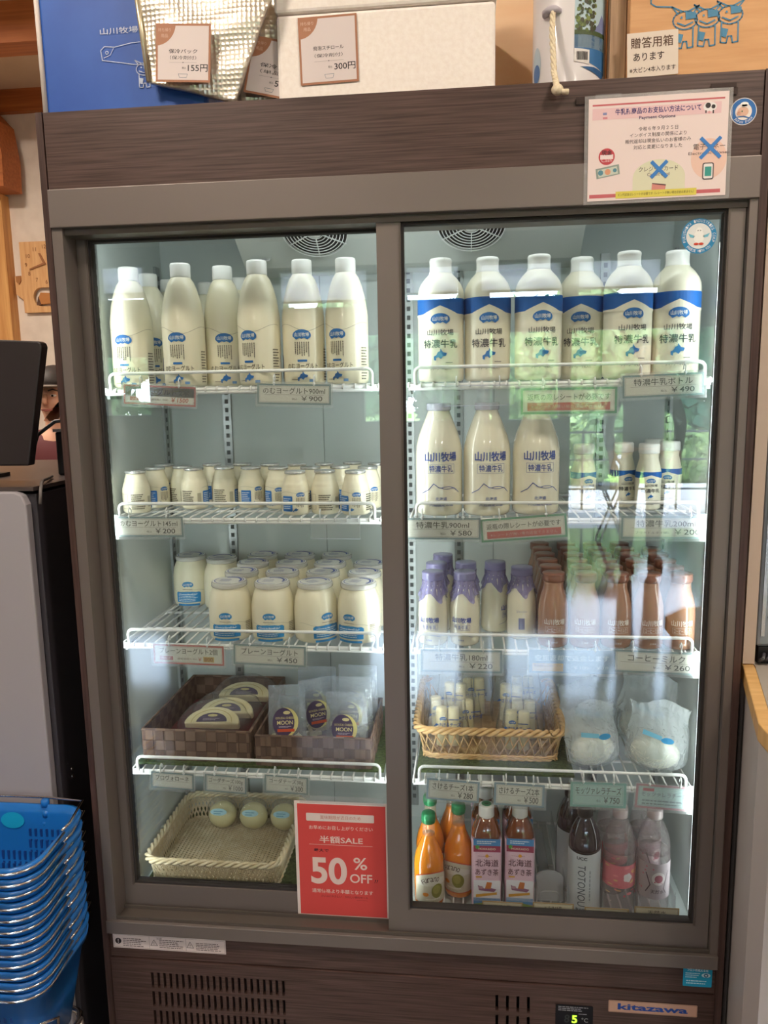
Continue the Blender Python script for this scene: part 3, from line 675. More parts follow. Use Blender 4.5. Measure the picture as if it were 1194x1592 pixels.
# E: 145 ml drinking yogurt
FOIL = noise_mat('foil_lid', '#c9cacb', '#f2f2f2', (1, 1, 1), 220, .25, .3, metal=.6)
def make_mini():
    t = thing('small_yogurt_bottle', '', 'bottle', group='small drinking yogurt bottles on the second left shelf')
    prof = [(.024, 0), (.0272, .003), (.0280, .008), (.0280, .044), (.0272, .048), (.0272, .050), (.0262, .053), (.0255, .055), (.0255, .057), (.0235, .062), (.0228, .063), (.0222, .068), (.0195, .076), (.0185, .080)]
    MB().lathe(prof, CREAM2, 28).build('bottle_body', t); MB().lathe([(.0185, .0795), (.0205, .080), (.0207, .0835), (.0200, .0848), (.008, .0845)], FOIL, 28).build('foil_lid', t)
    f = Flat(); farm_mark(f, 0, .040, .017); f.micro(-.009, .014, .009, .034, 6, '5f5b54', 1, 5, True, .42)
    f.rrect(-.038, .008, -.016, .038, .002, '2f78c4', 1); f.micro(-.036, .012, -.018, .035, 6, 'cfe0f0', 2, 3); hokkaido(f, -.010, .011, .010)
    f.micro(.020, .008, .046, .042, 8, '45423a', 1, 6, fill=.55); f.micro(.052, .010, .070, .042, 8, '6a665e', 1, 8); f.rect(-.05, .012, -.042, .034, 'b4b09c', 1); f.micro(-.084, .008, -.056, .040, 8, '5f5b50', 1, 11, fill=.5); f.frame(.072, .010, .086, .040, .0005, '77736a', 1)
    f.line([(-.04+.004*i, .0445+.0018*math.sin(i*.5)) for i in range(21)], .0004, '8a8678', 1)
    f.build('label', t, R=.0281, dx=.005); return t
E0 = make_mini()
Ep = [(0.047, 0.165, 3.0), (0.06, 0.235, 1.0), (0.05, 0.31, 0.7), (0.11, 0.262, 1.9), (0.15, 0.22, 2.3), (0.158, 0.315, 0.8), (0.209, 0.241, 2.4), (0.228, 0.312, 1.3), (0.268, 0.235, 0.8), (0.292, 0.3, 2.0), (0.33, 0.222, 0.25), (0.353, 0.298, 0.2), (0.384, 0.14, 0.55), (0.397, 0.225, 0.9), (0.412, 0.3, 2.1), (0.441, 0.15, 2.7), (0.457, 0.24, 1.2), (0.47, 0.325, 2.2), (0.503, 0.14, 0.2), (0.517, 0.222, 0.6), (0.528, 0.3, 2.6)]
# rows are named by how far back they stand
rows = {}
for q in Ep: rows.setdefault(0 if q[1] < .2 else 1 if q[1] < .28 else 2, []).append(q)
first = True
for r_, qs in rows.items():
    for k, (x, y, rz) in enumerate(sorted(qs)):
        l_ = 'small foil-topped yogurt bottle, second left shelf, %s row, %s from left' % (['front', 'middle', 'rear'][r_], ['first', 'second', 'third', 'fourth', 'fifth', 'sixth', 'seventh', 'eighth', 'ninth'][k])
        if first: E0.location = (x, y, Z2); E0.rotation_euler.z = rz; E0['label'] = l_; first = False
        else: copy_thing(E0, (x, y, Z2), rz, l_)

# F: 450 g plain yogurt jars
LIDF = film('clear_lid_rim', (.96, .96, .96), .5, (.9, .9, .9), .2)
def make_jar():
    t = thing('yogurt_jar', '', 'jar', group='plain yogurt jars on the third left shelf')
    prof = [(.037, 0), (.0415, .003), (.0432, .010), (.0435, .050), (.0430, .070), (.0405, .086), (.0365, .098), (.0335, .104), (.0330, .109)]
    MB().lathe(prof, CREAM2, 40).build('jar_body', t)
    ld = MB().lathe([(.0345, .1065), (.0362, .108), (.0362, .1145), (.0345, .117), (.0335, .1168)], LIDF, 40).build('lid', t)
    f = Flat(); f.disc(0, 0, .0335, 'dfe0dc', 0, n=40); n = 24
    for a0, a1 in ((-35, 120), (150, 290)):
        pts = [(.029*math.cos(math.radians(a0+(a1-a0)*i/n)), .029*math.sin(math.radians(a0+(a1-a0)*i/n))) for i in range(n+1)]; f.line(pts, .0016, '5a6aa8', 1)
    pts = [(.024*math.cos(math.radians(-20+130*i/n)), .024*math.sin(math.radians(-20+130*i/n))) for i in range(n+1)]; f.line(pts, .0042, '4a5ba4', 1)
    f.micro(-.018, -.012, .008, .010, 4, '8088b0', 1, 5)
    f.build('lid_print', ld, (0, 0, .1172), rot=(-PI/2, 0, 0))
    f = Flat(); farm_mark(f, 0, .053, .026, 1, '2f8ac8'); f.micro(-.012, .041, .012, .044, 1, '88857a', 1, 3)
    f.poly([(-.029, .011), (.029, .011), (.030, .033), (.0255, .036), (.018, .0355), (.01, .037), (-.012, .0365), (-.02, .0355), (-.0255, .036), (-.030, .033)], '2f8ac8', 1)
    f.micro(-.024, .013, .024, .032, 5, 'd8ecf6', 2, 4); f.text('プレーンヨーグルト', 0, .0315, .044, .0045, 'eaf4fa', 3)
    f.rect(-.026, .003, .026, .0075, '2f8ac8', 1); f.line([(-.06+.004*i, .0385+.003*math.sin(i*.35+1)) for i in range(31)], .0004, '8a8678', 1)
    f.micro(.042, .012, .058, .04, 8, '77736a', 1, 9); barcode(f, .062, .014, .076, .03, 'a0a098', 1)
    f.build('label', t, R=.0436, dx=.006); return t
F0 = make_jar(); first = True
for r_, y in enumerate((.150, .238, .325, .4105)):
    for k, x in enumerate((.2375, .3265, .4145, .5030)):
        if r_ == 3 and k == 3: continue
        rz = [[.05, .05, .75, -.35], [0, .2, -.2, .3], [.4, .1, 0, -.1], [.2, .1, .3, 0]][r_][k]
        l_ = 'plain yogurt jar with printed lid, third left shelf, %s row, %s from left' % (['front', 'second', 'third', 'rear'][r_], ['first', 'second', 'third', 'fourth'][k])
        if first: F0.location = (x, y, Z3); F0.rotation_euler.z = rz; F0['label'] = l_; first = False
        else: copy_thing(F0, (x, y, Z3), rz, l_)
copy_thing(F0, (.066, .398, Z3), .1, 'plain yogurt jar in the far back left corner of the third left shelf', 'plain yogurt jars on the third left shelf')
copy_thing(F0, (.150, .372, Z3), .9, 'plain yogurt jar second from the back left corner of the third left shelf', 'plain yogurt jars on the third left shelf')

# G / H: 180 ml glass bottles
WRAP = film('purple_film_wrap', (.62, .6, .9), .35, (.48, .46, .80), .2, 1.5, .8, 90)
GLASSB = film('thick_glass', (.9, .94, .92), .08, (.8, .85, .85), .05, 1.5)
def small_glass(name, body, top, printc, grp):
    t = thing(name, '', 'bottle', group=grp)
    prof = [(.0245, 0), (.0278, .003), (.0288, .010), (.0288, .066), (.0275, .082), (.0235, .100), (.0195, .112), (.0185, .120), (.0188, .128)]
    MB().lathe(prof, body, 30).build('bottle_body', t)
    lip = MB().lathe([(.0192, .126), (.0212, .129), (.0215, .135), (.0205, .139), (.0215, .1405), (.0205, .143), (.008, .1425)], top, 28).build('cap', t)
    f = Flat(); f.text('山川牧場', .0, .052, .040, .0115, printc, 1, .02); f.text('特濃牛乳' if body is not COFFEE else 'コーヒーミルク', 0, .0375, .030, .008, printc, 1); f.frame(-.0175, .032, .0175, .0430, .0004, printc, 1)
    f.line([(-.024, .018), (-.012, .021), (-.006, .026), (0, .022), (.014, .021), (.024, .018)], .0006, printc, 1); f.text('北海道', 0, .012, .012, .0035, printc, 1)
    barcode(f, .056, .022, .068, .045, printc, 1); f.text('ジャージー', .062, .058, .02, .006, printc, 1)
    f.build('print', t, R=.0289, dx=.005)
    if body is not COFFEE:
        n = 48; vs = []; fs = []; rr = random.Random(4); pf = [(.0218, .1285), (.0208, .124), (.0200, .118), (.0218, .110), (.0255, .099)]
        for j, (r, z) in enumerate(pf):
            for i in range(n):
                a = 2*PI*i/n; rp = (.0006+.0006*j)*math.sin(i*PI/2+j); zz = z
                if j == len(pf)-1: zz = z-.012*(abs(math.sin(a*2))**3)*1.2+.004*abs(math.cos(a*2)); r2 = r+.0012+(.099-zz)*.28
                else: r2 = r
                vs.append(((r2+rp)*math.cos(a), (r2+rp)*math.sin(a), zz))
        for j in range(len(pf)-1):
            for i in range(n): i2 = (i+1) % n; fs.append((j*n+i, j*n+i2, (j+1)*n+i2, (j+1)*n+i))
        MB().add(vs, fs, WRAP, True).build('film_wrap', t)
    return t
G0 = small_glass('wrapped_milk_bottle', P('small_glass_milk', '#efead6', .1, coat=.8), P('purple_lid', '#8b88b4', .3, coat=.6), '4e5fb0', 'purple-topped milk bottles on the third right shelf')
for i, (x, y, rz, s_) in enumerate(((.652, .134, -.25, 'front of the far left file'), (.656, .212, 0, 'second in the far left file'), (.667, .295, .5, 'rear of the far left file'), (.714, .136, -.25, 'front of the second file'), (.7165, .220, .3, 'rear of the second file'), (.776, .225, 1.1, 'alone in the middle, showing its back'), (.827, .180, -2.2, 'nearest the coffee milk, showing its barcode'))):
    l_ = 'small glass milk bottle with purple film top, '+s_
    if i == 0: G0.location = (x, y, Z3); G0.rotation_euler.z = rz; G0['label'] = l_
    else: copy_thing(G0, (x, y, Z3), rz, l_)
H0 = small_glass('coffee_milk_bottle', COFFEE, P('brown_lid', '#8a5a48', .3, coat=.5), 'e8ded6', 'coffee milk bottles on the third right shelf'); first = True
for r_, y in enumerate((.134, .193, .2515, .310, .3685, .4257)):
    for k, x in enumerate((.884, .944, 1.003, 1.062, 1.120)):
        if y > .4 and k == 4: continue
        l_ = 'small glass bottle of coffee milk, %s row, %s' % (['front', 'second', 'third', 'fourth', 'fifth', 'rear'][r_], ORD[k])
        if first: H0.location = (x, y, Z3); H0['label'] = l_; first = False
        else: copy_thing(H0, (x, y, Z3), [.1, -.1, 0, .15, -.05][(k+r_) % 5], l_)

# ------------------------------------------------------------------ brown woven boxes with cheese
WV = P('brown_woven_strap', '#5a4136', .55)
_n = WV.node_tree; _b = _n.nodes['Principled BSDF']; _t = _n.nodes.new('ShaderNodeTexCoord'); _c = _n.nodes.new('ShaderNodeTexChecker'); _c.inputs['Scale'].default_value = 46
_c.inputs['Color1'].default_value = srgb('#5d463b'); _c.inputs['Color2'].default_value = srgb('#7a6152'); _n.links.new(_t.outputs['Object'], _c.inputs['Vector']); _n.links.new(_c.outputs[0], _b.inputs['Base Color'])
_w = _n.nodes.new('ShaderNodeTexWave'); _w.inputs['Scale'].default_value = 260; _bp = _n.nodes.new('ShaderNodeBump'); _bp.inputs['Strength'].default_value = .5; _bp.inputs['Distance'].default_value = .001
_n.links.new(_t.outputs['Object'], _w.inputs['Vector']); _n.links.new(_w.outputs['Fac'], _bp.inputs['Height']); _n.links.new(_bp.outputs[0], _b.inputs['Normal'])
def woven_box(x0, x1, y0, y1, z, h, lab):
    t = thing('woven_box', lab, 'box', ((x0+x1)/2, y0, z), group='brown woven boxes on the fourth left shelf'); a = (x1-x0)/2; d = y1-y0; m = MB(); q = .005
    m.box(-a, a, 0, d, 0, .003, WV)
    # straps: alternately proud of each other along the walls, two courses
    def wall(p0, p1, nrm):
        L = math.hypot(p1[0]-p0[0], p1[1]-p0[1]); n = max(3, round(L/.0225)); ux, uy = (p1[0]-p0[0])/L, (p1[1]-p0[1])/L
        m.obox(((p0[0]+p1[0])/2, (p0[1]+p1[1])/2, h/2), (ux*L, uy*L, 0), (nrm[0]*.0025, nrm[1]*.0025, 0), (0, 0, h-.002), WV)
        for j in range(3):
            for i in range(n):
                o_ = .0022 if (i+j) % 2 else .0012; c = (p0[0]+ux*L*(i+.5)/n+nrm[0]*o_, p0[1]+uy*L*(i+.5)/n+nrm[1]*o_, h*(j+.5)/3)
                m.obox(c, (ux*L/n*.94, uy*L/n*.94, 0), (nrm[0]*.002, nrm[1]*.002, 0), (0, 0, h/3*.94), WV)
    wall((-a, 0), (a, 0), (0, -1)); wall((-a, d), (a, d), (0, 1)); wall((-a, 0), (-a, d), (-1, 0)); wall((a, 0), (a, d), (1, 0)); m.build('woven_wall', t)
    MB().tube([(-a, 0, h), (a, 0, h), (a, d, h), (-a, d, h)], .0036, WV, 8, True).build('rim', t)
    MB().box(-a+.004, a-.004, .004, d-.004, .003, .006, P('wine_red_lining', '#6e1f2a', .85)).build('lining', t)
    return t
woven_box(.040, .270, .132, .440, Z4+.005, .066, 'brown woven box with wine red lining holding flat cheese packs')
woven_box(.286, .524, .122, .330, Z4+.005, .064, 'brown woven box holding standing pouches of gouda cheese')
CHEESE = noise_mat('pale_cheese', '#e6d8a8', '#f0e5bd', (1, 1, 1), 30, .5, .1)
PURPLE = '4a3b5c'
def provolone(lab, loc, rz):
    t = thing('cheese_pack', lab, 'cheese', loc, rz, 'flat half-round cheese packs in the brown woven box')
    pts = [(.062*math.cos(math.radians(a)), .050*math.sin(math.radians(a))) for a in range(-4, 185, 9)]
    MB().prism(pts, .004, .024, CHEESE, 'z').build('cheese_wedge', t, bevel=.004)
    f = Flat(); pf = [(.034*math.cos(math.radians(a)), .026*math.sin(math.radians(a))+.004) for a in range(0, 181, 12)]; f.poly(pf, PURPLE, 0); f.disc(.0, .022, .011, 'd8c890', 1, .004); f.micro(-.02, .007, .02, .015, 2, 'b8a8b8', 1, 3)
    n = 20; f.line([(.045*math.cos(math.radians(180*i/n)), .037*math.sin(math.radians(180*i/n))+.002) for i in range(n+1)], .0012, 'b09a58', 0)
    f.build('label', t, (0, 0, .0247), rot=(-PI/2, 0, 0))
    vs = []; n = 24; m_ = 8
    for j in range(m_+1):
        for i in range(n): a = 2*PI*i/n; r = (1-.55*(j/m_)**6 if j < m_ else .0)*(1+.03*math.sin(7*a+j)); vs.append((.082*r*math.cos(a)*(1-.12*j/m_), .020+.066*r*math.sin(a)*(1-.12*j/m_), .002+.026*(j/m_)**.8))
    fs = [(j*n+i, j*n+(i+1) % n, (j+1)*n+(i+1) % n, (j+1)*n+i) for j in range(m_) for i in range(n)]
    MB().add(vs, fs, CLEARB, True).build('clear_wrap', t); return t
for i, (px, py, z, rz, s_) in enumerate(((330, 1128, .693, .1, 'nearest the front rim'), (352, 1112, .697, .15, 'middle of three'), (380, 1086, .701, .1, 'at the back'))):
    p = atz(px, py, z); o = provolone('flat half-round cheese with purple label in clear wrap, '+s_, (p.x, p.y, z-.012), rz); o.rotation_euler = (math.radians(24), 0, rz)
def pouch(lab, x, y, rz, w_=.085, h=.135, tilt_=0):
    t = thing('cheese_pouch', lab, 'cheese', (x, y, Z4+.0115), rz, 'clear standing pouches of gouda cheese'); t.rotation_euler = (tilt_, 0, rz)
    n, m_ = 10, 14; front = []; back = []
    for j in range(m_+1):
        v = j/m_; dep = .019*(1-v)**.8 if v < .97 else .0006; z = h*v
        for i in range(n+1):
            u = i/n*2-1; e = (1-abs(u)**3); front.append((u*w_/2*(1-.03*(v > .6)), -max(dep*e, .0004)-.0008*math.sin(9*v+4*u), z)); back.append((u*w_/2*(1-.03*(v > .6)), max(dep*e, .0004)-.0008*math.sin(9*v+4*u), z))
    fs = [(j*(n+1)+i, j*(n+1)+i+1, (j+1)*(n+1)+i+1, (j+1)*(n+1)+i) for j in range(m_) for i in range(n)]
    PF = film('zip_pouch_film', (.92, .94, .97), .26, (.75, .82, .9), .14, 1.5, .35, 35); MB().add(front, fs, PF, True).add(back, fs, PF, True).build('pouch_film', t)
    m = MB(); m.box(-w_/2*.96, w_/2*.96, -.0018, .0006, h*.77, h*.785, CLEAR); m.box(-w_/2*.96, w_/2*.96, -.0018, .0006, h*.80, h*.81, CLEAR); m.build('zip_seal', t)
    f = Flat(); f.disc(0, 0, .027, 'ddd08a', 0, .030, n=36); f.disc(-.004, .0, .023, PURPLE, 1, .0295, n=36); f.disc(.003, .0195, .0075, 'e0cf9a', 2, .0035)
    f.text('GOUDA CHEESE', -.001, .0085, .040, .0045, 'd8c890', 3, .008); f.text('MOON', -.001, -.001, .033, .008, 'e8d9a0', 3, .008); f.micro(-.014, -.012, .014, -.008, 2, 'c8b8c8', 2, 3); f.rect(-.017, -.020, .019, -.014, 'd0522c', 2)
    f.build('label', t, (-.002, -.0205, h*.47), rot=(math.radians(-8), 0, 0))
    m = MB(); r = random.Random(int(x*1000))
    for k in range(14): c = Vector((r.uniform(-.03, .03), r.uniform(-.007, .007), r.uniform(.008, .034))); a = Vector((r.gauss(0, 1), r.gauss(0, .4), r.gauss(0, 1))).normalized()*.02; b = a.cross(Vector((0, 1, 0))).normalized()*.007; c_ = a.cross(b).normalized()*.006; m.obox(c, a, b, c_, CHEESE)
    m.build('cheese_pieces', t); return t
pouch('clear pouch of gouda sticks leaning against the flat cheese box', .338, .182, .15, .080, .140, -.12)
pouch('clear pouch of gouda pieces, front right in the woven box', .468, .175, -.02, .088, .135)
pouch('clear gouda pouch behind the leaning one, left of centre', .392, .235, .5, .078, .138, -.05)
pouch('clear gouda pouch behind the front right one', .472, .225, .0, .088, .150)
pouch('clear gouda pouch at the back right of the woven box', .478, .275, -.05, .088, .158)
pouch('clear gouda pouch at the back centre of the woven box', .385, .283, .0, .088, .150)

# ------------------------------------------------------------------ wicker
CANE = noise_mat('pale_cane', '#dccaa6', '#ecdfc2', (1, 1, 1), 60, .5)
CANE2 = noise_mat('honey_cane', '#c89e68', '#dcb884', (1, 1, 1), 60, .45)
def rrect_path(a, b, r, n=6):
    p = []
    for cx, cy, a0 in ((a-r, -b+r, -90), (a-r, b-r, 0), (-a+r, b-r, 90), (-a+r, -b+r, 180)):
        for i in range(n+1): t = math.radians(a0+90*i/n); p.append(Vector((cx+r*math.cos(t), cy+r*math.sin(t), 0)))
    return p
def resample(pts, step, closed=True):
    P_ = pts+[pts[0]] if closed else pts; out = []; acc = 0
    for a, b in zip(P_[:-1], P_[1:]):
        L = (b-a).length
        while acc < L: out.append(a+(b-a)*(acc/L)); acc += step
        acc -= L
    return out
def wicker(name, lab, cx, cy, z, ax, ay, bx, by, h, mat, rimr, dense):
    """ax, ay: half sizes at the rim; bx, by: half sizes at the base"""
    t = thing(name, lab, 'basket', (cx, cy, z)); S = .0048
    top = resample(rrect_path(ax, ay, .03), S); N = len(top); m = MB()
    for s_ in range(3):
        m.tube([p+Vector((0, 0, h))+Vector((p.x, p.y, 0)).normalized()*rimr*.9*math.cos(i*.55+s_*2.094)+Vector((0, 0, rimr*.9*math.sin(i*.55+s_*2.094))) for i, p in enumerate(top)], rimr*.72, mat, 6, True)
    m.build('braided_rim', t)
    def ringpt(k, v):
        p = top[k % N]; q = Vector((p.x*bx/ax, p.y*by/ay, 0)); r = q.lerp(Vector((p.x, p.y, 0)), v); r.z = h*v; return r
    m = MB(); st = max(1, int((.0100 if dense else .020)/S))
    for k in range(0, N, st):
        for d in (-1, 1):
            for o_ in ((0, .55) if dense else (0,)):
                m.tube([ringpt(k, .16 if not dense else .02)+Vector((0, 0, 0)), ringpt(k+int(round(d*((.020 if dense else .026)+o_*.006)/S)), .97)], .0011 if dense else .0016, mat, 5)
    m.build('lattice_side', t)
    m = MB()
    for j in range(4 if not dense else 3):
        pts = []
        for k in range(0, N):
            p = ringpt(k, .02+.045*j if not dense else .01+.05*j); pts.append(p+Vector((p.x, p.y, 0)).normalized()*.0012*(1 if (k//2+j) % 2 else -1))
        m.tube(pts, .0022, mat, 6, True)
    m.build('woven_foot', t)
    m = MB(); n = int(2*bx/.009)
    for i in range(n+1): x = -bx+2*bx*i/n; m.tube([(x, -by*.98, .004), (x, by*.98, .004)], .0018, mat, 5)
    n2 = int(2*by/.0036)
    for i in range(n2):
        y = -by*.98+2*by*.98*i/n2; pts = [(-bx*.98+2*bx*.98*j/n/1, y, .004+.0022*(1 if (i+j) % 2 else -1)) for j in range(n+1)]; m.tube(pts, .00135, mat, 4)
    m.build('woven_base', t); return t
wicker('wicker_tray', 'empty pale wicker tray with braided rim on the floor of the case', .174, .262, .3725, .148, .140, .140, .128, .062, CANE, .0052, True)
wicker('wicker_basket', 'honey-coloured open wicker basket holding string cheese packs', .765, .315, Z4+.006, .152, .150, .137, .138, .066, CANE2, .0058, False)
# string cheese packs
def string_pack(lab, loc, rz, sticks, tl=.12):
    t = thing('string_cheese_pack', lab, 'cheese', loc, rz, 'string cheese packs in the wicker basket'); t.rotation_euler = (-tl, 0, rz); m = MB()
    for i in range(sticks): x = (i-(sticks-1)/2)*.026; m.tube([(x, 0, .008), (x, 0, .010), (x, 0, .088), (x, 0, .090)], .011, CHEESE, 14, rs=[.008, .0115, .0115, .009])
    m.build('cheese_stick', t) if sticks == 1 else m.build('cheese_sticks', t)
    w_ = .032+.026*sticks; n, m_ = 10, 12; fr_, bk = [], []
    for j in range(m_+1):
        v = j/m_; e2 = min(1, 4*v*(1-v)+.05)
        for i in range(n+1): u = i/n*2-1; y = .017*(1-abs(u)**2.5)*e2; ww = w_/2*(1+.10*math.sin(5*v)); wr = .0015*math.sin(11*u+9*v); fr_.append((u*ww, -y+wr, .002+.105*v)); bk.append((u*ww, y+wr, .002+.105*v))
    fs = [(j*(n+1)+i, j*(n+1)+i+1, (j+1)*(n+1)+i+1, (j+1)*(n+1)+i) for j in range(m_) for i in range(n)]
    MB().add(fr_, fs, CLEARB, True).add(bk, fs, CLEARB, True).build('clear_wrap', t)
    f = Flat(); farm_mark(f, -.010, .014, .015, 0, '3a6ab0'); f.text('さけるチーズ', .004, .002, .046, .009, '3a5aa0', 1, .02); hokkaido(f, -.024, .002, .009, '3a6ab0'); f.micro(.002, .010, .024, .015, 1, '3a5aa0', 1, 3)
    f.build('print', t, (0, -.0185, .055)); return t
zb = Z4+.014
sl_ = [(.678, .205, .05, 2, 'front left'), (.722, .245, .3, 1, 'second from the left, behind the front one'), (.690, .305, -.2, 2, 'behind the front left one'), (.735, .335, .2, 2, 'at the back, left of centre'), (.655, .262, .5, 1, 'against the left wall of the basket'),
       (.822, .195, -.1, 2, 'front right'), (.840, .250, .1, 2, 'second row right'), (.815, .305, -.15, 2, 'third row right'), (.845, .355, .1, 2, 'back right corner')]
for x, y, rz, s_, lb_ in sl_: string_pack('clear string cheese pack in the wicker basket, '+lb_, (x, y, zb+(.014 if y > .28 else 0)), rz, s_)
# mozzarella bags
BAGF = film('milky_bag', (.95, .97, .98), .30, (.82, .88, .92), .16, 1.5, .8, 45)
def moz(lab, p, rx, rz_, sz=1.0, rot=(0, 0, 0), flip=1):
    t = thing('mozzarella_bag', lab, 'cheese', p, group='mozzarella bags on the fourth right shelf'); t.rotation_euler = rot
    n, m_ = 16, 22; A_, B_ = [], []
    for j in range(m_+1):
        v = j/m_; dep = (.034*math.sin(PI*min(1, v*1.15+.12))**.8 if v < .72 else .004+.012*max(0, .80-v)/.08*.4)*sz; wd = (.056*(1-.10*abs(v-.3)) if v < .6 else .054-.020*math.sin((v-.6)/.4*PI*.55)+.022*(v-.6)/.4)*sz; wd *= min(1, .55+v*4)
        for i in range(n+1):
            u = i/n*2-1; e = math.sqrt(max(0, 1-abs(u)**2.4)); wr = .0022*math.sin(13*u+6*v*(1+u))*(.4+v); z_ = (.004+.125*v+(.006*math.sin(4*u+1) if j == m_ else 0))*sz
            A_.append((u*wd, -dep*e+wr, z_)); B_.append((u*wd, dep*e*.8+wr, z_))
    fs = [(j*(n+1)+i, j*(n+1)+i+1, (j+1)*(n+1)+i+1, (j+1)*(n+1)+i) for j in range(m_) for i in range(n)]
    MB().add(A_, fs, BAGF, True).build('bag', t); MB().add(B_, fs, BAGF, True).build('bag_back', t)
    MB().ball((-.002, 0, .036*sz), .044*sz, .023*sz, .031*sz, P('mozzarella', '#ece8d4', .35, coat=.3), 24, 14).build('cheese_ball', t)
    f = Flat(); R_ = .026*sz
    for q in (1, .8): f.line([(R_*q*math.cos(math.radians(a)), .7*R_*q*math.sin(math.radians(a))) for a in range(0, 361, 18)], .0006, 'b8bfae', 0)
    f.micro(-.014*sz, -.009*sz, .014*sz, .010*sz, 5, 'b4bcb0', 0, 7); f.build('label', t, (.002, -.0245*sz, .038*sz), rot=(math.radians(6), 0, 0))
    f = Flat(); f.poly([(-.034, -.004), (.002, -.012), (.004, -.004), (-.032, .005)], '6fb0cc', 0); f.disc(.014, -.011, .012, '2d86b8', 1, .006); f.build('print', t, (0, -.0345*sz, .080*sz), rot=(math.radians(-10), 0, 0)); return t
moz('milky mozzarella bag at the front left, beside the wicker basket', (.978, .172, Z4+.001), 0, 0, 1.02, (-.15, -.1, .25))
moz('milky mozzarella bag at the front right, leaning on the case wall', (1.092, .165, Z4+.001), 0, 0, 1.08, (-.12, .08, -.15))
moz('milky mozzarella bag behind the front left one', (.985, .275, Z4+.001), 0, 0, 1.1, (-.1, -.1, .1))
moz('milky mozzarella bag behind the front right one', (1.092, .275, Z4+.001), 0, 0, 1.2, (-.1, .15, -.1))
# round cheeses at the back of the tray
for i, px in enumerate((346, 394, 442)):
    p = at(px, 1256, .345); t = thing('round_cheese', 'pale round cheese in clear wrap at the back of the wicker tray, '+['left of three', 'middle of three', 'right of three'][i], 'cheese', (p.x, .345, .412), group='round cheeses in the wicker tray')
    MB().ball((0, 0, .002), .034, .028, .030, P('smoked_cheese', '#e4d9a4', .4), 24, 14, lambda d: d*(1+.12*max(0, d.z)**2)).build('cheese_ball', t)
    MB().ball((0, 0, .010), .037, .030, .040, CLEARB, 24, 14, lambda d: Vector((d.x*(1+.15*max(0, d.z)), d.y*(1-.3*max(0, d.z)), d.z))).build('clear_wrap', t)
    f = Flat(); f.disc(0, 0, .020, 'a8d0dc', 0, .008); f.micro(-.012, -.006, .012, .004, 2, '6a9ab0', 1, 3); f.build('label', t, (0, -.0295, .026), rot=(math.radians(-24), 0, 0))

# ------------------------------------------------------------------ bottled drinks on the floor rack
ZR = .3765
JUICE = P('orange_juice', '#e8861c', .12, coat=1); JUICE2 = P('deep_orange_juice', '#c45f18', .12, coat=1)
def make_juice(mat, grp):
    t = thing('melon_juice_bottle', '', 'bottle', group=grp)
    prof = [(.027, 0), (.0298, .003), (.0305, .010), (.0305, .082), (.0295, .092), (.0255, .108), (.0185, .124), (.0140, .134), (.0128, .142)]
    MB().lathe(prof, mat, 32).build('bottle_body', t)
    MB().lathe([(.0128, .1415), (.0125, .146), (.0122, .168)], film('neck_glass', (1, .93, .82), .15, (.95, .85, .7), .05), 24).build('bottle_neck', t)
    m = MB(); m.lathe([(.0138, .166), (.0145, .168), (.0145, .180), (.0132, .184), (.006, .1845)], P('green_cap', '#2e8a5a', .35, .3), 26); m.lathe([(.0149, .173), (.0149, .1745)], P('green_cap', '#2e8a5a', .35, .3), 26); m.build('cap', t)
    f = Flat(); R = .0306; up = [(R*.0+x, .078-8*x*x) for x in [-.040+.080*i/20 for i in range(21)]]; dn = [(x, .012+6*x*x*0) for x in [.040-.080*i/20 for i in range(21)]]
    f.poly(up+dn, 'c6532c', 0); f.poly([(x, z-.0022) for x, z in up]+[(x, z+.0022) for x, z in dn], 'cfc9b4', 1)
    f.poly([(x*.0+x, .070-.004-7*x*x) for x in [-.034+.068*i/16 for i in range(17)]]+[(.034, .050), (-.034, .050)], 'ddd8cc', 2)
    f.arctext('Furano', -.002, .030, .034, 130, 66, .009, '5a3a3a', 3); f.disc(.008, .039, .0125, '8a8a3e', 3, .0145); f.disc(.006, .042, .008, 'a3a052', 4, .009); f.disc(-.016, .033, .006, 'd88a3a', 3, .004); f.micro(-.016, .020, .018, .026, 1, 'eeeade', 3, 4); f.text('メロン', -.002, .017, .02, .005, '8a8a5a', 3)
    f.build('label', t, R=R, dx=.005); t.scale = (1, 1, 1.07); return t
J0 = make_juice(JUICE, 'green-capped melon juice bottles on the floor rack')
jl = 'orange melon juice bottle with green cap, '
J0.location = (.640, .120, ZR); J0['label'] = jl+'front left'; J0.rotation_euler.z = .35
copy_thing(J0, (.7005, .160, ZR), -.3, jl+'second from the left, set back')
copy_thing(J0, (.640, .190, ZR), .1, jl+'behind the front left one')
copy_thing(J0, (.686, .232, ZR), .1, jl+'behind the second from the left')
TEAL = P('amber_tea', '#6e3a1c', .08, coat=1)
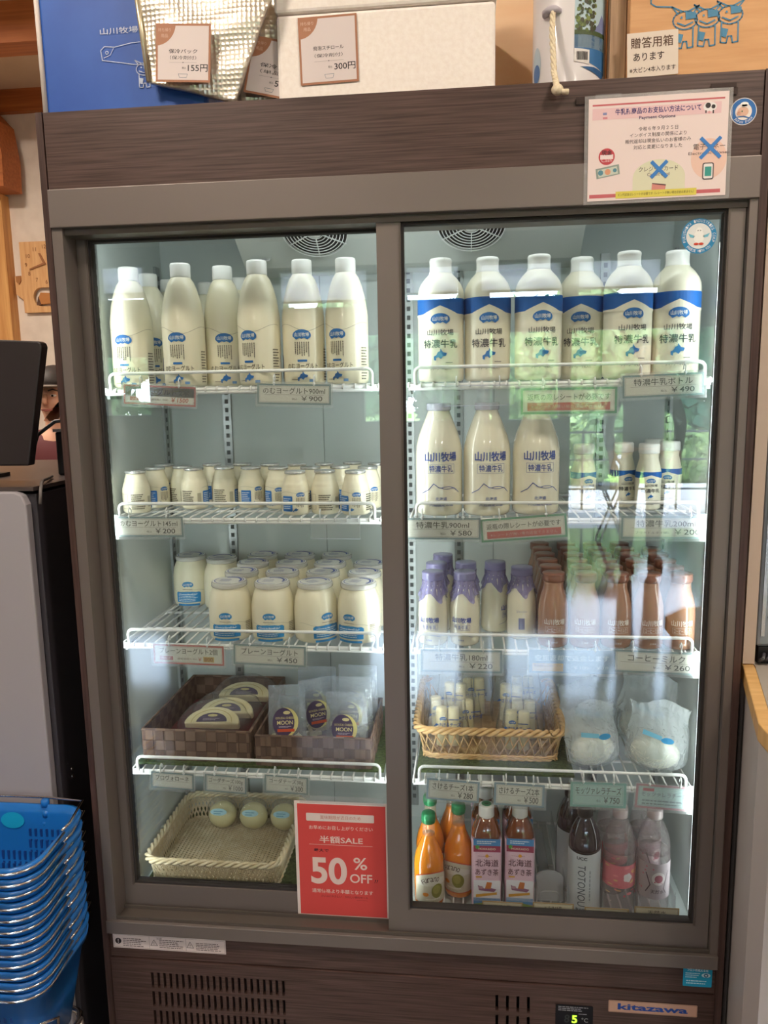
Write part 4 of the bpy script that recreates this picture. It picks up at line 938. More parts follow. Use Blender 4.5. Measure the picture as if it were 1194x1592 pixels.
def make_tea():
    t = thing('tea_bottle', '', 'bottle', group='pink-labelled tea bottles on the floor rack'); sq = 5
    MB().lathe([(.027, 0), (.0295, .003), (.0300, .010), (.0300, .132), (.0300, .148)], P('label_base', '#e6c2d4', .3), 40, sq=sq).build('bottle_body', t)
    MB().lathe([(.0300, .148), (.0285, .158), (.0235, .172), (.0165, .186), (.0135, .190)], TEAL, 40, sq=3).build('bottle_shoulder', t)
    c = MB().lathe([(.0150, .188), (.0158, .190), (.0155, .208), (.0140, .2115), (.006, .2118)], CAPW, 28).build('cap', t)
    f = Flat(); f.disc(0, 0, .010, '4f9a72', 0, n=24); f.poly([(-.006, 0), (0, .004), (.006, 0), (0, -.004)], '2e6a4a', 1); f.build('cap_print', c, (0, 0, .2120), rot=(-PI/2, 0, 0))
    f = Flat(); w2 = .0268
    f.rect(-w2, .142, w2, .156, '4a86c0', 1); f.micro(-.02, .145, .02, .153, 2, 'cfe0ee', 2, 3); f.rect(-w2, .129, w2, .142, '9a3a5a', 1); f.text('HOKKAIDO', 0, .1355, .034, .0045, 'e8c8b8', 2, .02); f.disc(-.019, .139, .004, '5aa04a', 2)
    f.disc(0, .121, .0035, 'e0a03a', 2); f.micro(-.018, .119, .018, .1215, 1, 'b88a9a', 1, 6)
    f.text('北海道', 0, .1065, .046, .0150, '57303c', 2, .006); f.text('あずき茶', 0, .0875, .046, .0135, '57303c', 2, .006); f.rrect(-.022, .0755, -.010, .0785, .0008, 'd8a040', 2)
    f.rect(-w2, .026, w2, .070, 'e4e2ea', 1); f.poly([(-.018, .060), (-.006, .053), (.010, .054), (.019, .052), (.014, .046), (-.016, .049)], '8a5a7a', 2); f.poly([(-.004, .053), (.0, .067), (.010, .066), (.008, .053)], 'c8763c', 3); f.disc(-.012, .055, .005, 'b08a9a', 3, .003)
    f.poly([(-.022, .040), (.020, .046), (.020, .041), (-.022, .034)], 'd8a040', 2); f.rect(-w2, .020, w2, .033, '5a8ec4', 1); f.poly([(-w2, .006), (w2, .006), (w2, .018), (0, .024), (-w2, .020)], '8aa05a', 2)
    f.build('label', t, (0, -.0301, 0)); t.scale = (1, 1, 1.045); return t
T0 = make_tea(); tl = 'brown tea bottle with pink label and white cap, '
for i, (x, y, rz, s_) in enumerate(((.757, .120, .02, 'front, left of two files'), (.824, .125, -.03, 'front, right of two files'), (.757, .192, .05, 'second in the left file'), (.824, .197, .1, 'second in the right file'), (.757, .264, 0, 'third in the left file'))):
    if i == 0: T0.location = (x, y, ZR); T0.rotation_euler.z = rz; T0['label'] = tl+s_
    else: copy_thing(T0, (x, y, ZR), rz, tl+s_)
def make_pet(name, neck, lower, lab_fn, grp, cap):
    t = thing(name, '', 'bottle', group=grp)
    prof = [(.026, 0), (.0305, .004), (.0315, .012), (.0318, .120), (.0310, .132), (.0315, .140), (.0300, .155), (.0250, .172), (.0180, .186), (.0140, .193), (.0130, .198)]
    MB().lathe([p for p in prof if p[1] <= .132], lower, 36).build('bottle_body', t); MB().lathe([p for p in prof if p[1] >= .132], neck, 36).build('bottle_shoulder', t)
    MB().lathe([(.0145, .196), (.0152, .198), (.0150, .213), (.0138, .216), (.006, .2163)], cap, 26).build('cap', t)
    f = Flat(); lab_fn(f); f.build('label', t, R=.0320, dx=.005); t.scale = (1, 1, 1.05); return t
def ucc(f):
    R = .032; pts = [(x, .134+9*x*x*.25-.002) for x in [-.048+.096*i/16 for i in range(17)]]
    f.poly([(-.048, .012)]+[(.048, .012)]+pts[::-1], 'bcc2c8', 0); f.text('UCC', .002, .124, .020, .006, '22222a', 1, .03); f.text('TOTONOU', .002, .068, .084, .015, '4a4f58', 1, rot=-PI/2); f.micro(.014, .03, .022, .10, 1, '8a9098', 1, 3, True, .3); f.text('BLACK', .002, .019, .020, .005, '22222a', 1, .02)
BLK = P('black_coffee', '#221822', .08, coat=1)
U0 = make_pet('coffee_bottle', BLK, BLK, ucc, 'black coffee bottles on the floor rack', BLACK)
U0.location = (.952, .120, ZR); U0['label'] = 'black coffee bottle with silver-grey label, front'; U0.rotation_euler.z = -.35
copy_thing(U0, (.936, .194, ZR), .2, 'black coffee bottle with silver-grey label, behind the front one')
WATER = film('clear_water_bottle', (.93, .88, .89), .10, (.85, .78, .8), .08, 1.5, .35, 120)
PINKW = film('pink_print_bottle', (.95, .70, .72), .30, (.80, .42, .46), .2, 1.5, .3, 120)
PCAP = film('pink_cap', (.95, .8, .82), .75, (.80, .68, .70), .3)
def pinkl(f):
    f.rect(-.046, .066, .046, .112, 'c9717b', 0)
    r = random.Random(5)
    for k in range(26): x, y = r.uniform(-.04, .04), r.uniform(.05, .128); f.disc(x, y, r.uniform(.002, .006), r.choice(['d9838a', 'c4606c', 'd8a070', 'cfae78']), 1, r.uniform(.001, .003), n=10)
    for k in range(5): a = 2*PI*k/5; f.disc(.012+.005*math.cos(a), .088+.005*math.sin(a), .0045, 'd8d0d2', 2, n=12)
def greyl(f):
    f.rect(-.046, .046, .046, .118, 'a89ca2', 0); r = random.Random(8)
    f.disc(.004, .088, .013, 'cfc6c8', 1); f.disc(.004, .088, .008, 'a06070', 2); f.line([(-.02, .06), (-.012, .075), (-.02, .098)], .002, '5a4a54', 1); f.line([(.02, .058), (.014, .068), (.024, .102)], .0015, '5a4a54', 1); f.text('天然水', .002, .062, .026, .008, '4a3c46', 2, .01)
    for k in range(10): x, y = r.uniform(-.035, .035), r.uniform(.05, .113); f.disc(x, y, .0018, 'b87080', 1, n=8)
W0 = make_pet('water_bottle', WATER, WATER, pinkl, 'pink-tinted water bottles on the floor rack', PCAP); W0.location = (1.020, .122, ZR); W0['label'] = 'clear water bottle with pink floral print, front'
copy_thing(W0, (1.020, .196, ZR), .6, 'clear water bottle with pink floral print, behind the front one')
W1 = make_pet('water_bottle', WATER, WATER, greyl, 'grey-labelled water bottles on the floor rack', PCAP); W1.location = (1.087, .124, ZR); W1['label'] = 'clear water bottle with grey label at the far right, front'
copy_thing(W1, (1.087, .198, ZR), .5, 'clear water bottle with grey label at the far right, behind the front one')
# clear pusher / divider plates
DIV = film('smoky_divider', (.9, .9, .92), .35, (.75, .76, .8), .2)
for i, x in enumerate((.790, .857, .916, .985, 1.053, 1.123)):
    m = MB(); m.box(-.0008, .0008, 0, .30, .0, .055, CLEAR); m.box(-.006, .006, -.004, .0, -.004, .016, P('divider_clip', '#c8c4c6', .4)); m.tube([(0, -.001, .014), (0, .002, .062)], .0012, CLEAR, 6)
    tag(m.build('shelf_divider', None, (x, .088, ZR+.004)), 'clear upright divider between drink bottles, '+['left of the tea', 'right of the tea', 'left of the coffee', 'right of the coffee', 'between the water bottles', 'by the right wall'][i], 'divider', 'clear dividers between the drink bottles')
m = MB(); pts = [(-.028, 0), (.028, 0), (.028, .05)]+[(.028*math.cos(math.radians(a)), .05+.018*math.sin(math.radians(a))) for a in range(10, 180, 12)]+[(-.028, .05)]
t = thing('pusher_plate', 'grey translucent rounded pusher plate in the empty drink lane', 'pusher', (.886, .135, ZR+.003)); m.prism(pts, 0, .003, DIV); m.build('plate', t)
MB().tube([(-.018, -.006, .004), (-.018, -.006, .022), (-.012, -.006, .026), (.012, -.006, .026), (.018, -.006, .022), (.018, -.006, .004)], .0016, CLEAR, 6).build('spring_guide', t)
m = MB(); m.box(-.010, .010, .003, .26, .0, .004, DIV); m.build('slide', t)

# ------------------------------------------------------------------ price cards hanging on the shelf rails
SLEEVE = film('card_sleeve', (.97, .98, .98), .10, (.85, .9, .92), .1)
TY = .094
def price_card(px, py, w_, h_, lab, draw, rot=0, border='7d979b', card='ece8dc', group='price cards hanging on the shelf rails', Y=TY, hooks=True, sleeve=True):
    """px, py: centre of the card in the photograph; w_, h_ in metres"""
    p = at(px, py, Y); t = thing('price_card', lab, 'price card', p, group=group); t.rotation_euler = (0, rot, 0)
    if sleeve: MB().box(-w_/2-.004, w_/2+.004, -.0012, -.0009, -h_/2-.005, h_/2+.004, SLEEVE).build('clear_sleeve', t)
    f = Flat(.00015); f.rect(-w_/2, -h_/2, w_/2, h_/2, border, -1)
    b = h_*.09; f.rect(-w_/2+b, -h_/2+b, w_/2-b, h_/2-b, card, 0); f.frame(-w_/2+b*1.35, -h_/2+b*1.35, w_/2-b*1.35, h_/2-b*1.35, .0004, '6f7474', 1)
    draw(f, w_, h_); f.build('card', t)
    MB().box(-w_/2, w_/2, .0002, .0006, -h_/2, h_/2, P('card_back', '#d0ccc0', .8)).build('card_backing', t)
    if hooks:
        for s_ in (-.27, .27):
            x = s_*w_; m = MB(); m.tube([(x, -.001, h_/2-.003), (x, -.001, h_/2+.006), (x, -.0035, h_/2+.012), (x, .003, h_/2+.017), (x, .0095, h_/2+.012), (x, .009, h_/2+.006)], .0013, P('clear_hook', '#e2e6e6', .3), 6); m.ball((x, -.001, h_/2+.001), .0028, .0018, .0028, P('clear_hook', '#e2e6e6', .3), 10, 6)
            m.build('hook', t)
    return t
TX = '33312f'
def std(name, price, sub=None, nw=.78, tc=TX, ph=.24):
    def d(f, w_, h_):
        f.text(name, 0, h_*.17, w_*nw, h_*.31, tc, 2, .006); f.rect(-w_*.40, -h_*.035, w_*.40, -h_*.02, '8a8784', 1)
        if price: f.text('￥'+price, w_*.24, -h_*.20, w_*(.09+.065*len(price)), h_*ph, tc, 2, .008); f.text('税込', w_*.24-w_*(.13+.034*len(price)), -h_*.235, w_*.075, h_*.10, tc, 2)
        if sub: f.text(sub, -w_*.16, -h_*.23, w_*.36, h_*.12, tc, 2)
    return d
def sale(name, old, price, hand=False):
    def d(f, w_, h_):
        if hand: f.rect(-w_/2+h_*.09, -h_*.05, w_/2-h_*.09, h_/2-h_*.09, 'c6c15a', 0)
        f.text(name, 0, h_*.18, w_*.82, h_*.30, '3a3930', 2, .012 if hand else .006); f.rect(-w_*.41, -h_*.30, -w_*.22, -h_*.10, 'b94a40', 1); f.text('SALE', -w_*.315, -h_*.20, w_*.12, h_*.11, 'e8b8a8', 2, .02)
        f.text(old, -w_*.02, -h_*.21, w_*.28, h_*.10, '6a5a50', 2)
        if hand: f.text('￥'+price, w_*.28, -h_*.20, w_*.24, h_*.24, 'b8452a', 2, .02, shear=.15)
        else: f.rect(w_*.21, -h_*.34, w_*.36, -h_*.08, 'd8b048', 1); f.text('￥', w_*.16, -h_*.21, w_*.05, h_*.2, 'b8452a', 2); f.text(price, w_*.285, -h_*.21, w_*.12, h_*.2, '8a4a20', 2, .01)
    return d
def receipt(f, w_, h_):
    f.text('返瓶の際レシートが必要です', 0, h_*.15, w_*.86, h_*.25, '333b36', 2, .008); f.rect(-w_*.43, -h_*.36, w_*.43, -h_*.06, 'c9483e', 1); f.text('※レシートが無い場合返金できません', 0, -h_*.21, w_*.78, h_*.14, 'e2b0a0', 2)
PC = 'white price card with teal edge, '
price_card(248, 615, .142, .037, 'yellow and red hand-lettered sale card for two yogurt drinks, top left shelf', sale('のむヨーグルト 2本', '（通常価格￥1800）', '1500', True), border='b8574e', rot=.06)
price_card(457, 613, .140, .038, PC+'for the 900 ml drinking yogurt, top left shelf', std('のむヨーグルト900ml', '900', nw=.84), rot=.03)
price_card(231, 819, .140, .040, PC+'for the 145 ml drinking yogurt, second left shelf', std('のむヨーグルト145ml', '200', nw=.84))
price_card(293, 1018, .146, .041, 'white sale card with red edge for two plain yogurts, third left shelf', sale('プレーンヨーグルト2個', '通常価格￥900', '800'), border='c25a52', rot=.02)
price_card(419, 1019, .146, .042, PC+'for the plain yogurt, third left shelf', std('プレーンヨーグルト', '450'), rot=.03)
price_card(268, 1214, .091, .036, 'small price card for provolone sold by weight, leftmost on the fourth left shelf', std('プロヴォローネ', None), rot=.04)
price_card(351, 1219, .087, .038, 'small price card for the 100 g gouda, fourth left shelf', std('ゴーダチーズ100g', '1000', nw=.82, ph=.28), rot=.05)
price_card(445, 1220, .090, .038, 'small price card for the 30 g gouda, fourth left shelf', std('ゴーダチーズ30g', '300', nw=.78, ph=.28), rot=.04)
price_card(884, 623, .170, .047, 'green-edged bottle return notice, right of the empty holder on the top right shelf', receipt, border='4f9a74')
price_card(1031, 599, .140, .040, PC+'for the plastic milk bottle, top right shelf', std('特濃牛乳ボトル', '490', nw=.72), rot=-.03)
price_card(688, 822, .142, .041, PC+'for the 900 ml milk, second right shelf', std('特濃牛乳900ml', '580', nw=.70))
price_card(814, 821, .158, .044, 'tilted green-edged bottle return notice on the second right shelf', receipt, border='4f9a74', rot=-.075)
price_card(1035, 820, .158, .042, PC+'for the 200 ml milk, second right shelf', std('特濃牛乳200ml', '200', 'プラボトルタイプ', nw=.66))
price_card(717, 1028, .156, .046, PC+'for the 180 ml milk, third right shelf', std('特濃牛乳180ml', '220', nw=.64))
price_card(1020, 1030, .162, .044, PC+'for the coffee milk, third right shelf', std('コーヒーミルク', '260', nw=.64), rot=.03)
def blue_notice(f, w_, h_):
    f.rect(-w_/2, -h_/2, w_/2, h_/2, '6a93b4', 2); f.text('空瓶返却で返金します', .0, h_*.16, w_*.86, h_*.26, 'c4d8e6', 3, .01); f.rect(-w_*.46, -h_*.42, -w_*.10, -h_*.08, 'd2a85c', 3); f.text('現金購入に限ります', -w_*.28, -h_*.18, w_*.32, h_*.11, '6a5030', 4); f.text('￥100　￥10', w_*.22, -h_*.24, w_*.4, h_*.14, 'b8cede', 3)
price_card(889, 1029, .160, .046, 'blue empty-bottle refund notice with yellow box, third right shelf', blue_notice, border='7fa6c2')
price_card(704, 1229, .104, .045, 'small price card for a single string cheese, fourth right shelf', std('さけるチーズ1本', '280', nw=.78, ph=.27), rot=.05, border='8aa6b8')
price_card(807, 1236, .098, .048, 'small price card for the two-pack string cheese, fourth right shelf', std('さけるチーズ2本', '500', nw=.80, ph=.27), rot=.03, border='8aa6b8')
price_card(930, 1236, .106, .052, 'pale green price card for the mozzarella, fourth right shelf', std('モッツァレラチーズ', '750', nw=.82, ph=.25), border='7fbab0', card='b9dcd6')
price_card(1032, 1240, .106, .050, 'red-edged price card rightmost on the fourth right shelf', lambda f, w_, h_: (f.text('モッツァレラチーズ', 0, h_*.10, w_*.8, h_*.2, '7a6a78', 2), f.rect(-w_*.38, h_*.22, -w_*.18, h_*.34, 'c05a6a', 2), f.micro(-w_*.38, -h_*.36, w_*.4, -h_*.1, 2, '8a98a0', 2, 4)), rot=.05, border='c08a98', card='c2dcdc')
def prov2(f, w_, h_): pass
for px, py, w_, nm, lb_ in ((781, 1411, .080, 'あずき茶', 'azuki tea'), (860, 1413, .080, 'とうきび茶', 'corn tea'), (943, 1421, .085, 'ブラック', 'black coffee'), (1021, 1420, .085, '天然水', 'mineral water')):
    price_card(px, py, w_, .026, 'low cream shelf card with brown edge naming the '+lb_+', along the rack front', (lambda n_: lambda f, a, b: f.text(n_, 0, b*.08, a*.42, b*.30, '5a5048', 2))(nm), border='b89a6a', card='e6dfc6', hooks=False, sleeve=False, Y=.080, group='low shelf cards along the rack front')
for k, (px, py, w_, h_, s_) in enumerate(((521, 822, .096, .040, 'below the second left shelf rail'), (743, 615, .13, .036, 'below the top right shelf rail'))):
    p = at(px, py, TY); t = thing('card_holder', 'empty clear plastic card holder hanging '+s_, 'card holder', p, group='empty clear card holders'); fr_ = P('clear_edge', '#c9cfe0', .3)
    MB().box(-w_/2, w_/2, 0, .0006, -h_/2, h_/2, SLEEVE).build('sleeve', t)
    m = MB(); m.tube([(-w_/2, 0, h_/2), (w_/2, 0, h_/2), (w_/2, 0, -h_/2), (-w_/2, 0, -h_/2)], .0006, fr_, 5, True); m.build('edge', t)
    for x in (-.3*w_, .3*w_): MB().tube([(x, .0, h_/2-.002), (x, -.001, h_/2+.012), (x, .004, h_/2+.017), (x, .008, h_/2+.012)], .0012, P('clear_hook', '#e2e6e6', .3), 6).build('hook', t)

# ------------------------------------------------------------------ red half-price poster taped on the left door
t = thing('sale_poster', 'red half-price poster with white 50% OFF lettering taped low on the left door', 'poster', (.4725, .0405, .511))
w_, h_ = .183, .246
MB().box(-w_/2, w_/2, 0, .0006, -h_/2, h_/2, P('poster_white', '#ddd0cb', .35)).build('sheet', t)
f = Flat(.0001); T = 'ddc6bf'; f.rect(-w_/2+.006, -h_/2+.003, w_/2-.003, h_/2-.006, 'cb4a47', 0); f.rrect(-.068, .0815, .066, .098, .002, 'd9cbc6', 1); f.text('賞味期限が近日のため', 0, .090, .080, .008, 'b86a60', 2)
f.text('お早めにお召し上がりください', 0, .068, .126, .0085, T, 1, .01); f.text('半額SALE', 0, .043, .086, .0155, T, 1, .015); f.rect(-.064, .0315, .062, .0322, T, 1)
f.text('最大で', -.040, .0195, .030, .007, '2a1a2a', 1, .02); f.text('50', -.026, -.024, .072, .058, T, 1, .028); f.text('%', .037, -.006, .027, .026, T, 1, .01); f.text('OFF', .038, -.038, .044, .019, T, 1, .012); f.text('!!', .068, -.042, .006, .007, '2a1a2a', 1, .01, shear=.3)
f.text('通常価格より半額となります', 0, -.068, .122, .009, T, 1, .01); f.text('さいふにやさしい　うれしい割引セール', .004, -.079, .094, .005, '4a1f2a', 1); f.rect(.028, -.0855, .05, -.085, '4a1f2a', 1)
f.build('print', t)
m = MB().box(-.08, .085, -.0006, -.0002, h_/2-.004, h_/2+.012, CLEAR); m.build('tape', t)
# payment notice on the header
t = thing('payment_notice', 'laminated white payment options notice with pink bands taped at the top right', 'notice', (1.016, -.009, 1.7925)); t.rotation_euler = (0, -.006, 0)
w_, h_ = .216, .155
MB().box(-w_/2-.004, w_/2+.004, .0, .0006, -h_/2-.004, h_/2+.004, film('laminate', (.97, .97, .97), .15, (.9, .9, .9), .12)).build('laminate', t)
f = Flat(.0001); f.rect(-w_/2+.002, -h_/2+.001, w_/2-.002, h_/2-.001, 'e6d5d2', 2); R_ = 'c2666c'
f.rect(-.100, .0655, .100, .068, R_, 3); f.rect(-.103, -.072, .098, -.0665, R_, 3); f.rect(-.100, .045, .095, .062, 'e2bfc2', 3)
f.text('牛乳瓶商品のお支払い方法について', .0, .0555, .130, .0095, '352a6a', 4, .02); f.text('Payment Options', -.001, .0445, .055, .006, '3a2a5a', 4, .015)
f.rect(-.084, .052, -.078, .0555, '8890b8', 4); f.rect(-.084, .046, -.077, .049, 'd08890', 4)
f.disc(.078, .055, .010, 'e8e4e2', 4, .007); f.disc(.075, .057, .004, '3a3436', 5); f.disc(.083, .055, .003, '3a3436', 5); f.rect(.071, .046, .073, .050, '3a3436', 5); f.rect(.082, .045, .084, .050, '3a3436', 5); f.disc(.077, .047, .002, 'd8a0a0', 5)
for i, (s_, ww) in enumerate((('令和６年９月２５日', .060), ('インボイス制度の関係により', .086), ('瓶代返却は現金払いのお客様のみ', .100), ('対応と変更になりました', .074))): f.text(s_, .001, .0285-i*.009, ww, .0062, '4a4046', 4)
f.disc(.004, -.045, .040, 'd9d8bc', 2.3, .027, 30, 0, 180); f.rect(-.036, -.066, .044, -.045, 'd9d8bc', 2.3); f.disc(.079, -.021, .027, 'e6c3b4', 2.3, .030, 36)
f.disc(-.077, -.010, .0125, 'c24a52', 4); f.rect(-.087, -.014, -.067, -.007, 'e8d8d6', 5); f.text('現金', -.077, -.004, .016, .0075, '3a3036', 6, .01); f.text('Cash', -.077, -.0155, .016, .005, 'e2c4c4', 6)
f.poly([(-.094, -.028), (-.058, -.022), (-.056, -.037), (-.092, -.043)], '8f9c94', 4); f.poly([(-.091, -.030), (-.061, -.025), (-.059, -.036), (-.089, -.041)], 'c6ccc0', 5); f.disc(-.075, -.033, .0045, 'd89a78', 6); f.disc(-.086, -.034, .004, '5a8a9a', 6); f.disc(-.064, -.031, .003, '5a8a9a', 6)
f.text('クレジットカード', .003, -.032, .060, .0075, '4a4046', 4); f.text('Credit card', .003, -.040, .034, .005, '6a5a60', 4)
f.text('電子マネー', .079, -.003, .048, .0085, '4a4046', 4); f.text('Electronic Money', .079, -.013, .062, .0055, '5a4a50', 4)
for cx, cy, r_ in ((.004, -.033, .011), (.081, -.005, .014)): f.line([(cx-r_, cy-r_), (cx+r_, cy+r_)], .0055, '3f7fc6', 6); f.line([(cx-r_, cy+r_), (cx+r_, cy-r_)], .0055, '3f7fc6', 7)
f.rrect(.070, -.052, .087, -.027, .003, '3f3a40', 5); f.rrect(.0715, -.0505, .0855, -.0285, .002, 'e6e2e0', 6); f.rect(.0735, -.047, .0835, -.033, '3f9a90', 7); f.poly([(-.007, -.066), (-.006, -.053), (.015, -.056), (.014, -.066)], 'd08a80', 4); f.poly([(-.006, -.0545), (-.006, -.053), (.015, -.056), (.015, -.058)], '6a4a4a', 5)
f.rect(-.062, -.074, .062, -.0635, 'd8cc5a', 5); f.text('ビン代返金はレシートが必要です（レシートが無い場合返金出来ません）', 0, -.0685, .116, .0045, '5a5030', 6)
f.build('print', t)
TAPE = P('peeled_tape_mark', '#2e1a14', .7)
for a, b, c, d, s_ in ((-.125, -.095, .072, .083, 0), (-.095, -.055, .0795, .0850, 1), (.080, .118, .082, .090, 0), (.108, .120, .073, .083, 0)): MB().box(a, b, .0055, .0062, c, d, TAPE if not s_ else CLEAR).build('tape_mark' if not s_ else 'tape', t)

# ------------------------------------------------------------------ things standing on top of the case
TOP = 1.9005
BLUE = noise_mat('blue_bag', '#2450a4', '#2f5fb4', (1, 1, 1), 6, .5, .0)
t = thing('cooler_bag', 'glossy blue insulated bag with white piping and cow drawing, top left of the case', 'bag', (.130, .075, TOP))
m = MB(); m.prism([(-.146, 0), (.146, 0), (.150, .30), (-.148, .30)], -.030, .12, BLUE); m.build('bag_body', t, bevel=.006)
m = MB(); m.tube([(-.148, -.030, .002), (-.150, -.030, .30)], .0045, P('white_piping', '#dcd2ca', .6), 8); m.tube([(-.148, -.030, .003), (.146, -.030, .003)], .0030, P('blue_piping', '#2c55a0', .6), 8); m.build('piping', t)
f = Flat(); wt = 'c4cfe4'; f.text('山川牧場', .000, .098, .068, .0105, wt, 0, .01)
btl = [(.046, .078), (.02, .077), (-.010, .072), (-.028, .074), (-.035, .068), (-.033, .052), (-.02, .050), (.004, .046), (.02, .043), (.046, .040)]; f.line(btl, .0012, wt, 0)
f.disc(-.024, .064, .003, wt, 0); f.disc(-.024, .064, .0018, '2a56aa', 1); f.line([(-.012, .070), (-.018, .060), (-.030, .056)], .0009, wt, 0)
def cow(f, cx, cy, s_, c, spot):
    head = [(cx+s_*.45*math.cos(math.radians(a)), cy+s_*.32*math.sin(math.radians(a))) for a in range(0, 361, 20)]; f.line(head, s_*.05, c, 0)
    f.line([(cx-s_*.3, cy+s_*.26), (cx-s_*.5, cy+s_*.5), (cx-s_*.12, cy+s_*.32)], s_*.05, c, 0); f.line([(cx+s_*.3, cy+s_*.26), (cx+s_*.5, cy+s_*.5), (cx+s_*.12, cy+s_*.32)], s_*.05, c, 0)
    f.poly([(cx+s_*.0, cy+s_*.30), (cx+s_*.02, cy+s_*.02), (cx+s_*.38, cy+s_*.05), (cx+s_*.40, cy+s_*.25)], spot, 1); f.disc(cx-s_*.14, cy+s_*.1, s_*.04, c, 2); f.disc(cx+s_*.16, cy+s_*.1, s_*.04, c, 2)
    f.line([(cx-s_*.28, cy-s_*.08), (cx, cy-s_*.2), (cx+s_*.28, cy-s_*.08)], s_*.05, c, 1)
    f.line([(cx-s_*.3, cy-s_*.28), (cx-s_*.32, cy-s_*.95), (cx-s_*.1, cy-s_*.98), (cx-s_*.05, cy-s_*.75), (cx+s_*.08, cy-s_*.75), (cx+s_*.12, cy-s_*.98), (cx+s_*.32, cy-s_*.95), (cx+s_*.3, cy-s_*.28)], s_*.05, c, 0)
    f.poly([(cx-s_*.28, cy-s_*.45), (cx-s_*.05, cy-s_*.5), (cx-s_*.12, cy-s_*.8), (cx-s_*.28, cy-s_*.75)], spot, 1)
cow(f, .040, .034, .030, wt, wt); f.build('print', t, (-.004, -.0312, .042))
# foil bags and their cards
FOILB = P('quilted_foil', '#e2dacb', .34, .75)
_n = FOILB.node_tree; _b = _n.nodes['Principled BSDF']; _t = _n.nodes.new('ShaderNodeTexCoord'); _v = _n.nodes.new('ShaderNodeTexVoronoi'); _v.inputs['Scale'].default_value = 130; _v.inputs['Randomness'].default_value = .15
_bp = _n.nodes.new('ShaderNodeBump'); _bp.inputs['Strength'].default_value = .55; _bp.inputs['Distance'].default_value = .003; _n.links.new(_t.outputs['Object'], _v.inputs['Vector']); _n.links.new(_v.outputs['Distance'], _bp.inputs['Height']); _n.links.new(_bp.outputs[0], _b.inputs['Normal'])
def sheet(f_, nx, nz, mat, th=.004):
    g = []; 
    for s_ in (0, 1):
        for j in range(nz+1):
            for i in range(nx+1): p = f_(i/nx, j/nz); g.append((p[0], p[1]+th*s_, p[2]))
    o_ = (nx+1)*(nz+1); fs = []
    for j in range(nz):
        for i in range(nx):
            a = j*(nx+1)+i; fs += [(a, a+1, a+nx+2, a+nx+1), (o_+a+nx+1, o_+a+nx+2, o_+a+1, o_+a)]
    for i in range(nx): fs += [(i, o_+i, o_+i+1, i+1), (nz*(nx+1)+i+1, o_+nz*(nx+1)+i+1, o_+nz*(nx+1)+i, nz*(nx+1)+i)]
    for j in range(nz): a = j*(nx+1); fs += [(a, a+nx+1, o_+a+nx+1, o_+a), (a+nx, o_+a+nx, o_+a+2*nx+1, a+2*nx+1)]
    return MB().add(g, fs, mat, True)
def quad(A, B, C_, D_, bulge=.006, sd=0):
    """A bottom left, B bottom right, C top right, D top left, with ripples"""
    def f_(u, v):
        p = (A.lerp(B, u)).lerp(D_.lerp(C_, u), v); return (p.x, p.y-bulge*math.sin(PI*u)*math.sin(PI*min(1, v*1.3))+.0022*math.sin(9*u+5*v+sd)+.0016*math.sin(17*v-6*u), p.z)
    return f_
def take_card(parent, cx, y, cz, w_, h_, l1, l2, price, rot=0):
    """brown-cornered take-away card fixed on what it prices"""
    f = Flat(.00015); f.rect(-w_/2, -h_/2, w_/2, h_/2, 'a9765a', -1); b = .0035; f.rect(-w_/2+b, -h_/2+b, w_/2-b, h_/2-b, 'dcd0ce', 0)
    R = .034; f.poly([(-w_/2, h_/2), (-w_/2, h_/2-R)]+[(-w_/2+R*math.cos(math.radians(a)), h_/2-R*math.sin(math.radians(-a))) for a in range(-90, 1, 10)], 'ad7a5e', 1)
    f.text('持ち帰り', -w_/2+.0150, h_/2-.010, .022, .0055, 'd8b8a4', 2); f.text('用品', -w_/2+.0150, h_/2-.019, .012, .0055, 'd8b8a4', 2)
    f.text(l1, 0, h_*.03, w_*.52, .0068, '3f3a3e', 1, .01); f.text(l2, 0, -h_*.08, w_*.48, .0062, '3f3a3e', 1); f.rect(-w_*.25, -h_*.165, w_*.25, -h_*.162, '7a7276', 1); f.disc(0, -h_*.1635, .0009, '5a5256', 2)
    f.text('税込', w_*.02, -h_*.255, .007, .0035, '3f3a3e', 1); f.text(price, w_*.27, -h_*.255, w_*.36, .0115, '2f2a2e', 1, .008); f.line([(-.008, -h_*.36), (.008, -h_*.36), (.006, -h_*.42), (-.006, -h_*.42), (-.008, -h_*.36)], .0006, '6a7a8a', 1)
    c = f.build('take_away_card', parent, (cx, y, cz), rot=(0, rot, 0)); return c
A, B, C_, D_ = at(232, 128, .022), at(364, 158, .022), at(440, -60, .026), at(205, -60, .026)
base = Vector((.22, .022, 1.955)); t = thing('foil_bag', 'gold and silver quilted foil cool bag with price card, overlapping the blue bag', 'bag', base)
A, B, C_, D_ = [v-base for v in (A, B, C_, D_)]; sheet(quad(A, B, C_, D_), 40, 40, FOILB, .010).build('foil_sheet', t)
MB().tube([(A.x, A.y-.001, A.z), (D_.x, D_.y-.002, D_.z)], .0045, P('foil_seam', '#d8cdb0', .3, .7), 8).build('seam', t)
p = at(286, 84, .010); take_card(t, p.x-base.x, -.016, p.z-base.z, .094, .090, '保冷パック', '（保冷剤付）', '155円', math.radians(4))
A, B, C_, D_ = at(352, 150, .082), at(462, 172, .082), at(462, -60, .085), at(360, -60, .095)
base = Vector((.33, .082, 1.93)); t = thing('foil_bag', 'silver quilted foil bag leaning against the white foam box', 'bag', base)
A, B, C_, D_ = [v-base for v in (A, B, C_, D_)]; B.x = C_.x = .394-base.x; sheet(quad(A, B, C_, D_, .004, 2), 30, 40, FOILB, .010).build('foil_sheet', t)
